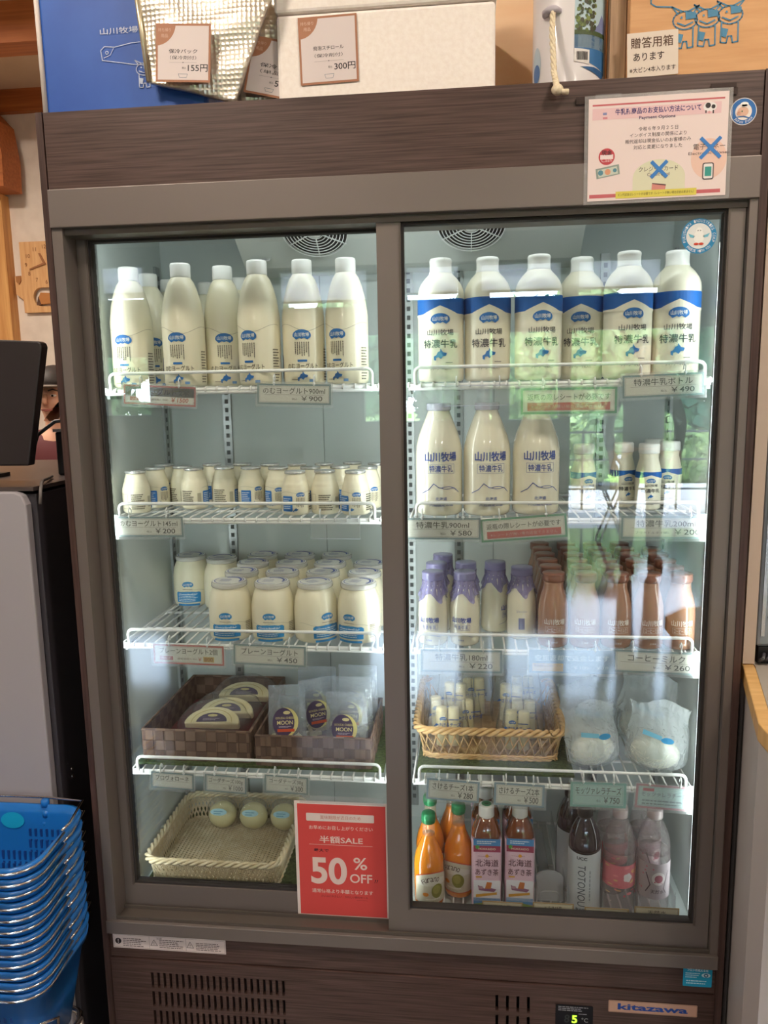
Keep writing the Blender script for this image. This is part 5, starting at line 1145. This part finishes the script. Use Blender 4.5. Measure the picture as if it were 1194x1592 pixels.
p = at(424, 106, .066); take_card(t, p.x-base.x, p.y-base.y, p.z-base.z, .088, .092, '保冷剤', '（単品）', '51円', math.radians(13))
# white foam box
FOAM = noise_mat('white_foam', '#f2e9e1', '#f8f1ea', (1, 1, 1), 120, .8, .25)
t = thing('foam_box', 'white polystyrene box with lid and 300 yen card on top of the case', 'box', (.582, .055, TOP))
MB().box(-.184, .184, 0, .25, 0, .151, FOAM).build('box_body', t, bevel=.006); MB().box(-.186, .186, -.003, .253, .1525, .20, FOAM).build('lid', t, bevel=.005)
take_card(t, at(510, 76, .05).x-.582, -.002, at(510, 76, .05).z-TOP, .100, .106, '発泡スチロール', '（保冷剤付）', '300円', math.radians(-1))
# boxes behind, canister, cardboard box
t = thing('milk_can_pack', 'tall white cylinder pack with lake picture label and rope, on top of the case', 'container', (.893, .122, TOP))
m = MB(); m.lathe([(.056, 0), (.060, .003), (.061, .010), (.061, .30), (.058, .304)], P('white_pack', '#e4e0e2', .3, coat=.3), 44); m.build('cylinder_pack', t)
f = Flat(); f.rect(-.006, .055, .058, .150, 'b8cfd8', 0); f.poly([(-.006, .04), (.058, .022), (.058, .075), (-.006, .075)], '3a6fa4', 0)
f.rect(-.006, .075, .058, .082, '4a5a3a', 1)
rr = random.Random(2)
for k in range(90): f.disc(rr.uniform(-.003, .030), rr.uniform(.082, .142), rr.uniform(.0015, .004), rr.choice(['3f4a30', '5a6a3c', '7a8a50', '4a4a3a']), 2+k*.01, n=7)
f.poly([(.026, .082), (.038, .094), (.046, .110), (.058, .098), (.058, .082)], '8088b0', 1); f.poly([(-.006, .034), (.020, .030), (.020, .052), (-.006, .054)], 'e0dcd8', 1.6); barcode(f, -.002, .036, .017, .049, '3a3438', 3)
f.text('しあわせ', .018, .154, .036, .010, '4a9a60', 1, .02); f.disc(.050, .150, .006, 'c0443a', 1, n=10); f.poly([(.004, .026), (.05, .012), (.058, .022), (.03, .027)], '2f5a8a', 1)
f.build('label', t, R=.0611, dx=.006, rz=.12, loc=(0, 0, .018))
f = Flat(); f.disc(0, 0, .012, 'b8c8d4', 0, .03); f.disc(0, -.012, .010, '5a78a8', 1, .015); f.build('side_label', t, R=.0612, rz=-1.15, loc=(0, 0, .06))
MB().lathe([(.016, .118), (.017, .124), (.010, .130)], P('rope_eyelet', '#b8b2bc', .5), 20, (-.034, -.050, .010)).build('eyelet', t)
ROPE = noise_mat('cream_rope', '#d8c8a8', '#ebdfc4', (1, 1, 1), 200, .8)
m = MB(); pth = [Vector((-.034, -.062, .128)), Vector((-.036, -.072, .095)), Vector((-.035, -.084, .058)), Vector((-.035, -.102, .022)), Vector((-.035, -.130, -.002)), Vector((-.034, -.137, -.012))]
fine = []
for a, b in zip(pth[:-1], pth[1:]):
    for k in range(10): fine.append(a.lerp(b, k/10))
for s_ in range(3): m.tube([q+Vector((.0026*math.cos(i*.6+s_*2.09), .0026*math.sin(i*.6+s_*2.09), 0)) for i, q in enumerate(fine)], .0026, ROPE, 6)
m.ball((-.033, -.137, -.017), .0095, .008, .0085, ROPE, 12, 8); m.tube([(-.033, -.137, -.018), (-.024, -.139, -.021), (-.016, -.138, -.021)], .0042, ROPE, 8); m.build('rope', t)
t = thing('carton', 'plain peach cardboard carton standing behind the white cylinder pack', 'box', (.870, .320, TOP))
MB().box(-.150, .160, 0, .2, 0, .34, noise_mat('peach_carton', '#f3cca4', '#f6d4b0', (1, 1, 6), 8, .8)).build('carton_body', t, bevel=.002)
OAK = noise_mat('grey_grain_board', '#94765a', '#b8997a', (30, 30, 1.5), 5, .6)
tag(MB().box(-.0125, .0125, 0, .03, 0, .34, OAK).build('wood_strip', None, (.966, .072, TOP)), 'upright strip of grained wood between cylinder pack and cardboard box', 'wood')
t = thing('cardboard_box', 'brown cardboard gift box printed with three cows, top right of the case', 'box', (1.090, .050, TOP))
MB().box(-.110, .110, 0, .24, 0, .32, CARDB).build('box_body', t, bevel=.002)
f = Flat(); c = '4a86a8'
for cx, cy in ((-.024, .098), (.010, .099), (.045, .102)): cow(f, cx, cy, .042, c, c)
f.line([(-.075, .20), (-.078, .126), (-.070, .121), (-.046, .119)], .002, c, 0); f.text('コ', .0, .142, .016, .014, c, 0); f.line([(.05, .145), (.072, .128), (.085, .15)], .002, c, 0)
f.build('print', t, (0, -.0006, .0))
f = Flat(); f.rect(-.040, -.0335, .040, .0335, 'ddd0c2', 0); f.text('贈答用箱', -.001, .018, .066, .0165, '5a4030', 1, .01); f.text('あります', -.006, -.003, .048, .012, '3a2a2a', 1, .01); f.text('※大ビン4本入ります', .0, -.0225, .072, .0085, '3a2a2a', 1, .005)
f.build('handwritten_note', t, (-.073, -.0014, .0510), rot=(0, math.radians(-2), 0))

# ------------------------------------------------------------------ left side: clock, staff counter, screen, cashier
t = thing('wall_clock', 'pale wooden board clock with carved dog shapes on the cream wall', 'clock', (-1.455, 2.575, 2.02))
ol = [(-.125, -.155), (.17, -.155), (.17, .20), (-.125, .20), (-.125, -.02), (-.163, -.03), (-.163, -.075), (-.13, -.09)]
m = MB(); m.prism([(-.125, -.155), (-.07, -.155), (-.07, .20), (-.125, .20)], 0, .02, PINE2); m.prism([(-.07, -.03), (.17, -.03), (.17, .20), (-.07, .20)], 0, .02, PINE2); m.prism([(-.07, -.155), (.17, -.155), (.17, -.125), (-.07, -.125)], 0, .02, PINE2)
m.prism([(-.163, .03), (-.125, .03), (-.125, -.09), (-.145, -.075), (-.163, -.06)], 0, .02, PINE2)
pts = [(-.07, -.125), (-.07, -.03)]; arc = [(-.07+.045*(1-math.sin(math.radians(a))), -.0775+.0475*math.cos(math.radians(a))) for a in range(0, 181, 15)]
m.prism([(-.07, -.03)]+arc+[(-.07, -.125)], 0, .02, PINE2); m.build('clock_board', t)
f = Flat(.0004)
for k, s_ in ((7, '7'), (8, '8'), (9, '9'), (10, '10'), (11, '11'), (12, '12'), (6, '6'), (1, '1'), (5, '5')): a = math.radians(90-30*k); f.text(s_, .01+.105*math.cos(a), .085+.088*math.sin(a), None, .019, '7a4a28', 0)
f.build('numerals', t, (0, -.001, 0))
MB().prism([(-.075, .058), (.012, .085), (.01, .095), (-.075, .065)], -.008, -.004, P('clock_hand', '#9a6238', .5)).prism([(-.022, .14), (-.012, .14), (.016, .085), (.004, .082)], -.006, -.003, P('clock_hand', '#9a6238', .5)).build('hands', t)
DOGM = P('dog_brown', '#5a3a28', .6)
MB().prism([(-.155, .03), (-.128, .032), (-.128, .006), (-.14, -.012), (-.155, .002)], -.006, .0, P('dog_tan', '#a06a3a', .6)).build('carved_dog_head', t); MB().prism([(-.045, -.115), (.03, -.110), (.03, -.06), (-.03, -.055), (-.04, -.075)], .0, .014, P('dog_tan2', '#b8783c', .6)).prism([(-.055, -.118), (-.030, -.118), (-.042, -.075)], -.002, .012, DOGM).build('carved_dog', t)

t = thing('tall_equipment_cabinet', 'tall light grey cabinet with dark side panels left of the display case', 'cabinet', (-.412, .0, 0))
GP = P('light_grey_panel', '#a09ca2', .5); DP = P('charcoal_side', '#37343a', .5)
m = MB(); m.prism([(-.34, 0), (.318, 0), (.318, 1.225), (.310, 1.243), (.295, 1.249), (-.34, 1.249)], 0, .02, GP); m.build('front_panel', t, bevel=.003)
MB().box(-.34, .328, .02, .62, 0, 1.243, DP).build('cabinet_body', t, bevel=.002)
MB().box(-.34, .328, .012, .62, 1.2495, 1.257, P('dark_counter_top', '#4a4140', .35)).build('worktop', t)
m = MB()
for z in (.655, .635): m.lathe([(.005, 0), (.005, .003), (.003, .004)], CHROME, 12, (0, 0, 0))
for z in (.672, .656): o_ = MB().ball((.3285, .062, z), .002, .004, .004, CHROME, 12, 8).build('bolt', t)
sc = thing('computer_screen', 'large black screen seen from behind on the grey cabinet', 'monitor', (-.318, .13, 1.257))
m = MB(); m.prism([(-.26, .030), (.165, .030), (.214, .262), (.212, .270), (.205, .273), (-.26, .300)], -.012, .012, P('screen_shell', '#2b2324', .5)); m.build('screen_back', sc, bevel=.003); MB().box(-.16, .06, -.04, .09, .0, .008, BLACK).build('foot', sc); MB().box(-.09, -.03, .012, .03, .008, .09, BLACK).build('neck', sc)
c = thing('card_reader', 'small black device box behind the screen by the cable', 'device', (-.10, .22, 1.257)); MB().box(-.05, .075, 0, .09, 0, .092, BLACK).build('device_body', c, bevel=.004)
MB().box(-.052, .077, -.003, .093, .092, .098, P('device_rim', '#8a8484', .4)).build('top_rim', c)
m = MB(); m.tube([(-.175, .16, 1.29), (-.165, .18, 1.345), (-.13, .19, 1.372), (-.06, .2, 1.378)], .004, BLACK, 8); tag(m.build('cable'), 'black cable arching above the dark device box', 'cable')
pth = [at(50, 725, .05), at(66, 727, .04), at(76, 737, .02), at(82, 752, -.008)]; pth = [Vector((p.x, p.y, max(p.z, 1.262))) for p in pth[:3]]+[Vector((-.095, -.008, 1.235))]
tag(MB().tube([(-.13, .16, 1.261), (-.105, .10, 1.263), (-.092, .06, 1.264), (-.080, .035, 1.262), (-.074, .020, 1.252), (-.073, .012, 1.225)], .0032, P('grey_cable', '#6a6462', .5), 8).build('cable'), 'grey cable lying over the edge of the tall grey cabinet', 'cable')

# ------------------------------------------------------------------ people
def skin_mesh(name, verts, edges, radii, mat, parent, root=0, sub=2):
    me = bpy.data.meshes.new(name); me.from_pydata([tuple(v) for v in verts], edges, []); me.materials.append(mat); o = bpy.data.objects.new(name, me); COL.objects.link(o); o.parent = parent
    s = o.modifiers.new('skin', 'SKIN'); s.use_smooth_shade = True
    for i, r in enumerate(radii): me.skin_vertices[0].data[i].radius = r if isinstance(r, tuple) else (r, r); me.skin_vertices[0].data[i].use_root = (i == root)
    u = o.modifiers.new('sub', 'SUBSURF'); u.levels = sub; u.render_levels = sub; return o
def person(label, loc, rz, H, arms, skin, shirt, trouser, hairm, head_turn=0, hat=None):
    t = thing('person', label, 'person', loc, rz); k = H/1.70; V = lambda x, y, z: Vector((x, y, z))*k
    vs = [V(0, 0, .93), V(0, .01, 1.08), V(0, .015, 1.25), V(0, .01, 1.39), V(0, .0, 1.46), V(0, -.008, 1.50)]; ed = [(i, i+1) for i in range(5)]
    rd = [(.145*k, .10*k), (.125*k, .09*k), (.15*k, .10*k), (.13*k, .085*k), .055*k, .052*k]
    for s_ in (-1, 1):
        b = len(vs); vs += [V(s_*.09, 0, .88), V(s_*.10, -.005, .50), V(s_*.10, .02, .12), V(s_*.10, .0, .06), V(s_*.105, -.12, .03)]; ed += [(0, b), (b, b+1), (b+1, b+2), (b+2, b+3), (b+3, b+4)]; rd += [.085*k, .056*k, .036*k, .036*k, .03*k]
        a = arms[s_]; b = len(vs); sh = V(s_*.165, .01, 1.37); el, wr = Vector(a[0])*k, Vector(a[1])*k; vs += [sh, el, wr]; ed += [(3, b), (b, b+1), (b+1, b+2)]; rd += [.05*k, .037*k, .026*k]
        d = (wr-el).normalized(); side = Vector((-s_, 0, 0)); side = (side-d*side.dot(d)).normalized(); pal = wr+d*.05*k; pi_ = len(vs); vs.append(pal); ed.append((b+2, pi_)); rd.append((.032*k, .016*k))
        nrm = d.cross(side).normalized()*s_
        for q, (off, L) in enumerate(((-.028, .068), (-.009, .078), (.010, .072), (.028, .056))):
            base = pal+side*off*k*-1+d*.035*k; b2 = len(vs); vs += [base, base+d*L*.5*k+nrm*.006*k, base+d*L*k+nrm*.02*k]; ed += [(pi_, b2), (b2, b2+1), (b2+1, b2+2)]; rd += [.0095*k, .0088*k, .0075*k]
        b2 = len(vs); base = wr+d*.02*k+side*.028*k; vs += [base, base+d*.03*k+side*.022*k, base+d*.055*k+side*.03*k+nrm*.008*k]; ed += [(b+2, b2), (b2, b2+1), (b2+1, b2+2)]; rd += [.012*k, .0105*k, .009*k]
    # head shaped from a few extra vertices
    hz = 1.60; ct, st = math.cos(head_turn), math.sin(head_turn)
    def Hd(x, y, z): return Vector(((x*ct-y*st), (x*st+y*ct), z))*k
    b = len(vs); vs += [Hd(0, .005, 1.545), Hd(0, .0, 1.60), Hd(0, .01, 1.655), Hd(0, -.045, 1.525)]; ed += [(5, b), (b, b+1), (b+1, b+2), (b, b+3)]; rd += [(.068*k, .075*k), (.078*k, .092*k), (.07*k, .08*k), .036*k]
    skin_mesh('body', vs, ed, rd, skin, t)
    m = MB()
    m.tube([Hd(0, -.086, 1.612), Hd(0, -.103, 1.582), Hd(0, -.090, 1.572)], .010*k, skin, 10, rs=[.007*k, .0125*k, .009*k]); m.build('nose', t)
    m = MB(); m.tube([Hd(-.024, -.082, 1.547), Hd(0, -.091, 1.545), Hd(.024, -.082, 1.547)], .006*k, P('lips', '#b06a62', .5), 8, rs=[.003*k, .0065*k, .003*k]); m.build('mouth', t)
    for s_ in (-1, 1):
        m = MB(); c_ = Hd(s_*.032, -.078, 1.607); m.ball(c_, .013*k, .010*k, .0055*k, P('eye_white', '#e8e4e0', .3), 12, 8); m.ball(Hd(s_*.032, -.086, 1.606), .0055*k, .0045*k, .0048*k, P('iris', '#2a1c16', .2), 10, 6); m.build('eye', t)
        MB().tube([Hd(s_*.015, -.088, 1.628), Hd(s_*.035, -.086, 1.633), Hd(s_*.052, -.074, 1.627)], .003*k, hairm, 6).build('eyebrow', t)
        MB().ball(Hd(s_*.078, .01, 1.595), .010*k, .018*k, .030*k, skin, 12, 8).build('ear', t)
    def hf(d):
        return Vector((d.x, d.y, d.z if d.z > -.2 or d.y < .1 else d.z))
    hc = Hd(0, .012, 1.625); hb = MB().ball((0, 0, 0), .086*k, .102*k, .095*k, hairm, 24, 14, lambda d: Vector((d.x, d.y if d.y > -.62+.9*min(0, d.z-.35) else d.y*.25, d.z if d.z > -.7 else -.7)) if not (d.y < 0 and d.z < .35) else Vector((d.x*.98, max(d.y, .12), max(d.z, -.40)))).build('hair', t, hc); hb.rotation_euler.z = head_turn
    if hat:
        h = MB().ball((0, 0, 0), .092*k, .108*k, .085*k, hat, 26, 12, lambda d: Vector((d.x, d.y, max(d.z, -.05)))).build('cap', t, Hd(0, .01, 1.655)); h.rotation_euler.z = head_turn
        br = MB().ball((0, -.115*k, -.006*k), .075*k, .075*k, .008*k, hat, 22, 6).build('cap_brim', h)
        tb = MB().tube([(.080*k*math.sin(a), -.115*k-.076*k*math.cos(a), -.008*k) for a in [-1.4+2.8*i/12 for i in range(13)]], .0035*k, P('brim_highlight', '#a8a09a', .5), 6).build('brim_highlight', h)  # pale strip along the brim edge stands in for its highlight
        hb2 = MB().tube([Hd(.02, .10, 1.62), Hd(.045, .115, 1.54), Hd(.05, .11, 1.42)], .03*k, hairm, 10, rs=[.035*k, .03*k, .012*k]).build('hair_tail', t)
    # clothes
    vs = [V(0, 0, .84), V(0, .01, 1.08), V(0, .015, 1.25), V(0, .01, 1.39), V(0, .0, 1.480)]; ed = [(i, i+1) for i in range(4)]; rd = [(.185*k, .14*k), (.155*k, .12*k), (.172*k, .125*k), (.146*k, .102*k), .072*k]
    for s_ in (-1, 1):
        a = arms[s_]; b = len(vs); el, wr = Vector(a[0])*k, Vector(a[1])*k; vs += [V(s_*.168, .01, 1.37), el, el.lerp(wr, .92)]; ed += [(3, b), (b, b+1), (b+1, b+2)]; rd += [.062*k, .050*k, .036*k]
    skin_mesh('jacket', vs, ed, rd, shirt, t)
    vs = [V(0, 0, .96), V(0, 0, .90)]; ed = [(0, 1)]; rd = [(.15*k, .11*k), (.155*k, .115*k)]
    for s_ in (-1, 1): b = len(vs); vs += [V(s_*.09, 0, .84), V(s_*.10, -.005, .50), V(s_*.10, .02, .10)]; ed += [(1, b), (b, b+1), (b+1, b+2)]; rd += [.098*k, .072*k, .055*k]
    skin_mesh('trousers', vs, ed, rd, trouser, t)
    for s_ in (-1, 1):
        sh = MB(); sh.ball((s_*.105*k, -.06*k, .038*k), .048*k, .135*k, .045*k, P('brown_shoe', '#5a3a2c', .5), 20, 10, lambda d: Vector((d.x, d.y, max(d.z, -.6)))); sh.ball((s_*.105*k, -.06*k, .010*k), .050*k, .138*k, .012*k, P('shoe_sole', '#2a2220', .6), 20, 6); sh.build('shoe', t)
    return t
SKIN = P('skin', '#d9a68c', .5, sss=.1); HAIR = P('black_hair', '#1c1512', .5)
hp_ = at(85, 608, 1.55)
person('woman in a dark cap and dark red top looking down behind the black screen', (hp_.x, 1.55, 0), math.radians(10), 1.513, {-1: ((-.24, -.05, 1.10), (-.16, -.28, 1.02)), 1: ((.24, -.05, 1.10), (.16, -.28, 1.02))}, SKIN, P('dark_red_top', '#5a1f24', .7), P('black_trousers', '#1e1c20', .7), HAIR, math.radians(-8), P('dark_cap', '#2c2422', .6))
person('person standing near the open doorway seen mirrored in the right glass door', (2.12, -4.95, 0), PI, 1.80, {-1: ((-.27, .0, 1.08), (-.24, -.06, .84)), 1: ((.27, .0, 1.08), (.24, -.06, .84))}, SKIN, P('grey_jacket', '#3f444a', .8), P('dark_jeans', '#2c3038', .8), HAIR)
st_ = thing('folding_stool', 'small round folding stool by the open doorway, seen mirrored in the glass', 'stool', (2.07, -5.95, 0))
MB().lathe([(.16, .50), (.165, .51), (.165, .53), (.15, .537)], P('stool_seat', '#8a8890', .5), 30).build('seat', st_)
for s_ in (-1, 1):
    MB().tube([(-.12*s_, -.10, 0), (.08*s_, -.10, .505)], .010, CHROME, 8).build('leg', st_); MB().tube([(.12*s_, .10, 0), (-.08*s_, .10, .505)], .010, CHROME, 8).build('leg', st_)

# ------------------------------------------------------------------ shopping baskets, bottom left
BB = P('blue_basket_plastic', '#1d6fc0', .28, coat=.4); BH = P('aqua_logo_disc', '#1aa0cc', .3)
NB = 12; PITCH = .0212; TOPZ = .640
def make_basket(detail=True):
    t = thing('shopping_basket', '', 'basket', group='stack of blue shopping baskets'); ax, ay, bx, by, h = .20, .100, .165, .078, .185; m = MB()
    top = rrect_path(ax, ay, .045, 6); bot = [Vector((p.x*bx/ax, p.y*by/ay, 0)) for p in top]; N = len(top)
    def ring(v, off=0): return [Vector((p.x, p.y, 0)).lerp(Vector((q.x, q.y, 0)), 1-v)+Vector((p.x, p.y, 0)).normalized()*off+Vector((0, 0, -h+h*v)) for p, q in zip(top, bot)]
    vs = []; fs = []; lv = [(0, 0), (.5, 0), (.90, 0), (.90, .006), (1, .007), (1, -.0018), (.9, -.0018), (.5, -.0015), (0.015, -.0015)]
    for v, o_ in lv: vs += ring(v, o_)
    for j in range(len(lv)-1):
        for i in range(N): i2 = (i+1) % N; fs.append((j*N+i, j*N+i2, (j+1)*N+i2, (j+1)*N+i))
    fs.append(tuple(range(N-1, -1, -1))); fs.append(tuple((len(lv)-1)*N+i for i in range(N))); m.add(vs, fs, BB, True); m.build('basket_body', t)
    # raised ribs and slots on the long walls
    m = MB(); SL = P('basket_slot', '#123f86', .5)
    for sy in (-1, 1):
        for r_, (z0, z1) in enumerate(((-.062, -.047), (-.085, -.068), (-.110, -.092), (-.135, -.117))):
            for i in range(26):
                x = -.15+.30*i/25
                if r_ < 2 and abs(x) < .088: continue
                v = 1+(z0+z1)/2/h; yy = by+(ay-by)*v; m.box(x*.95-.0022, x*.95+.0022, sy*(yy-.0024), sy*(yy+.0003), z0, z1, SL)
    m.build('wall_slots', t)
    f = Flat(); f.disc(0, 0, .024, BH, 0, .016, 30); f.build('logo_disc', t, (.050, .0938, -.032), rot=(math.radians(-6.8), 0, 0))
    # two wire handles folded on the rim: front one and back one
    zz = .004; wr_ = rrect_path(ax+.0095, ay+.0125, .056, 6); fr_ = [p+Vector((0, 0, zz+.002-.010*min(1, max(0, -p.y)/(ay*.8)))) for p in wr_ if p.y < 0]
    fr_ = [p for p in fr_ if p.x > 0][::-1]+[p for p in fr_ if p.x <= 0][::-1]
    m = MB(); m.tube([(ax+.009, .002, zz+.002)]+[p for p in fr_]+[(-ax-.008, .002, zz+.002)], .0024, CHROME, 8); m.build('wire_handle', t)
    m = MB(); m.tube([(ax+.002, .006, zz+.002), (ax+.005, .03, zz+.004), (ax-.008, ay+.002, zz+.006), (ax-.08, ay+.006, zz+.008), (-ax+.08, ay+.006, zz+.008), (-ax-.005, .03, zz+.004), (-ax-.002, .006, zz+.002)], .0026, CHROME, 8); m.build('wire_handle', t)
    m = MB(); m.lathe([(.008, -.004), (.008, .008), (.005, .010)], BB, 14, (ax-.085, ay+.003, .0)); m.build('handle_clip', t)
    return t
bk0 = make_basket(); nth = ['topmost', 'second', 'third', 'fourth', 'fifth', 'sixth', 'seventh', 'eighth', 'ninth', 'tenth', 'eleventh', 'lowest']
for i in range(NB):
    l_ = 'blue shopping basket with wire handles, %s' % (nth[i]+(' of the stack' if i in (0, NB-1) else ' from the top of the stack')); z = TOPZ-i*PITCH; loc = (-.213+.0015*math.sin(i*2.1), -.122-.0005*i, z)
    if i == 0: bk0.location = loc; bk0['label'] = l_
    else: copy_thing(bk0, loc, 0, l_)
cz = TOPZ-(NB-1)*PITCH-.185-.004
t = thing('basket_stand', 'chrome tube stand carrying the stack of blue baskets', 'stand', (-.215, -.126, 0))
MB().tube([p+Vector((0, 0, cz-.006)) for p in rrect_path(.175, .086, .03)], .006, CHROME, 10, True).build('carrier_frame', t)
for sx in (-1, 1):
    for sy in (-1, 1): MB().tube([(sx*.165, sy*.078, cz-.006), (sx*.18, sy*.09, .02)], .007, CHROME, 10).build('leg', t)
MB().tube([(-.20, -.135, .02), (-.20, -.15, .375), (-.185, -.155, .392), (.10, -.155, .392), (.135, -.152, .375), (.15, -.15, .33), (.15, -.145, .02)], .009, CHROME, 12).build('front_guard', t)
MB().tube([(.205, -.11, .36), (.208, -.06, .33), (.205, -.09, .02)], .003, CHROME, 8).build('side_wire', t)

# ------------------------------------------------------------------ right edge: counter and machine
WP = P('white_counter_panel', '#b9b3b4', .45); YW = noise_mat('yellow_wood_edge', '#d0a364', '#e0b678', (2, 12, 2), 6, .4)
rc = thing('service_counter', 'pale counter with honey wood edge beside the display case on the right', 'counter', (0, 0, 0))
ct_ = [(1.203, .030), (1.112, -.335), (1.115, -.40), (2.2, -.65), (2.2, .68), (1.203, .68)]; MB().prism([(1.208, .03), (1.150, -.20), (1.150, -.26), (2.1, -.5), (2.1, .66), (1.208, .66)], 0, .903, WP, 'z').build('counter_panel', rc)
MB().prism([(1.203, .030), (1.142, -.215), (1.142, -.29), (1.2, -.36), (2.2, -.60), (2.2, .68), (1.203, .68)], .904, .932, YW, 'z').build('worktop', rc, bevel=.002)
MB().prism([(1.222, .025), (1.168, -.19), (1.168, -.28), (1.21, -.33), (2.2, -.57), (2.2, .66), (1.222, .66)], .9322, .9335, P('grey_top', '#a29c92', .4), 'z').build('top_inlay', rc)
tag(MB().box(1.2035, 1.2235, .032, .30, .9340, 1.86, P('beige_panel', '#c6b3a4', .6)).build('beige_panel'), 'tall beige panel standing on the counter against the display case', 'panel')
t = thing('vending_machine', 'silver metal machine edge on the counter at the right border', 'machine', (1.29, .035, .934))
MB().box(-.064, .4, 0, .3, .03, .80, P('silver_machine', '#9aa3ad', .3, .6)).build('machine_body', t, bevel=.006); MB().box(-.058, -.052, -.002, 0, .05, .78, P('silver_trim', '#d4d9de', .25, .8)).build('edge_trim', t)
MB().ball((-.045, -.001, .085), .004, .003, .004, CHROME, 10, 6).build('screw', t)
m = MB()
for k in range(14): m.tube([(-.060+k*.009, -.006+.004*math.sin(k), .006), (-.056+k*.009, -.014, .014), (-.052+k*.009, -.006, .020)], .0035, P('coil_grey', '#55555a', .4, .5), 6)
m.build('coiled_hose', t); MB().box(-.06, .35, .0, .28, .0, .03, BLACK).build('machine_foot', t)
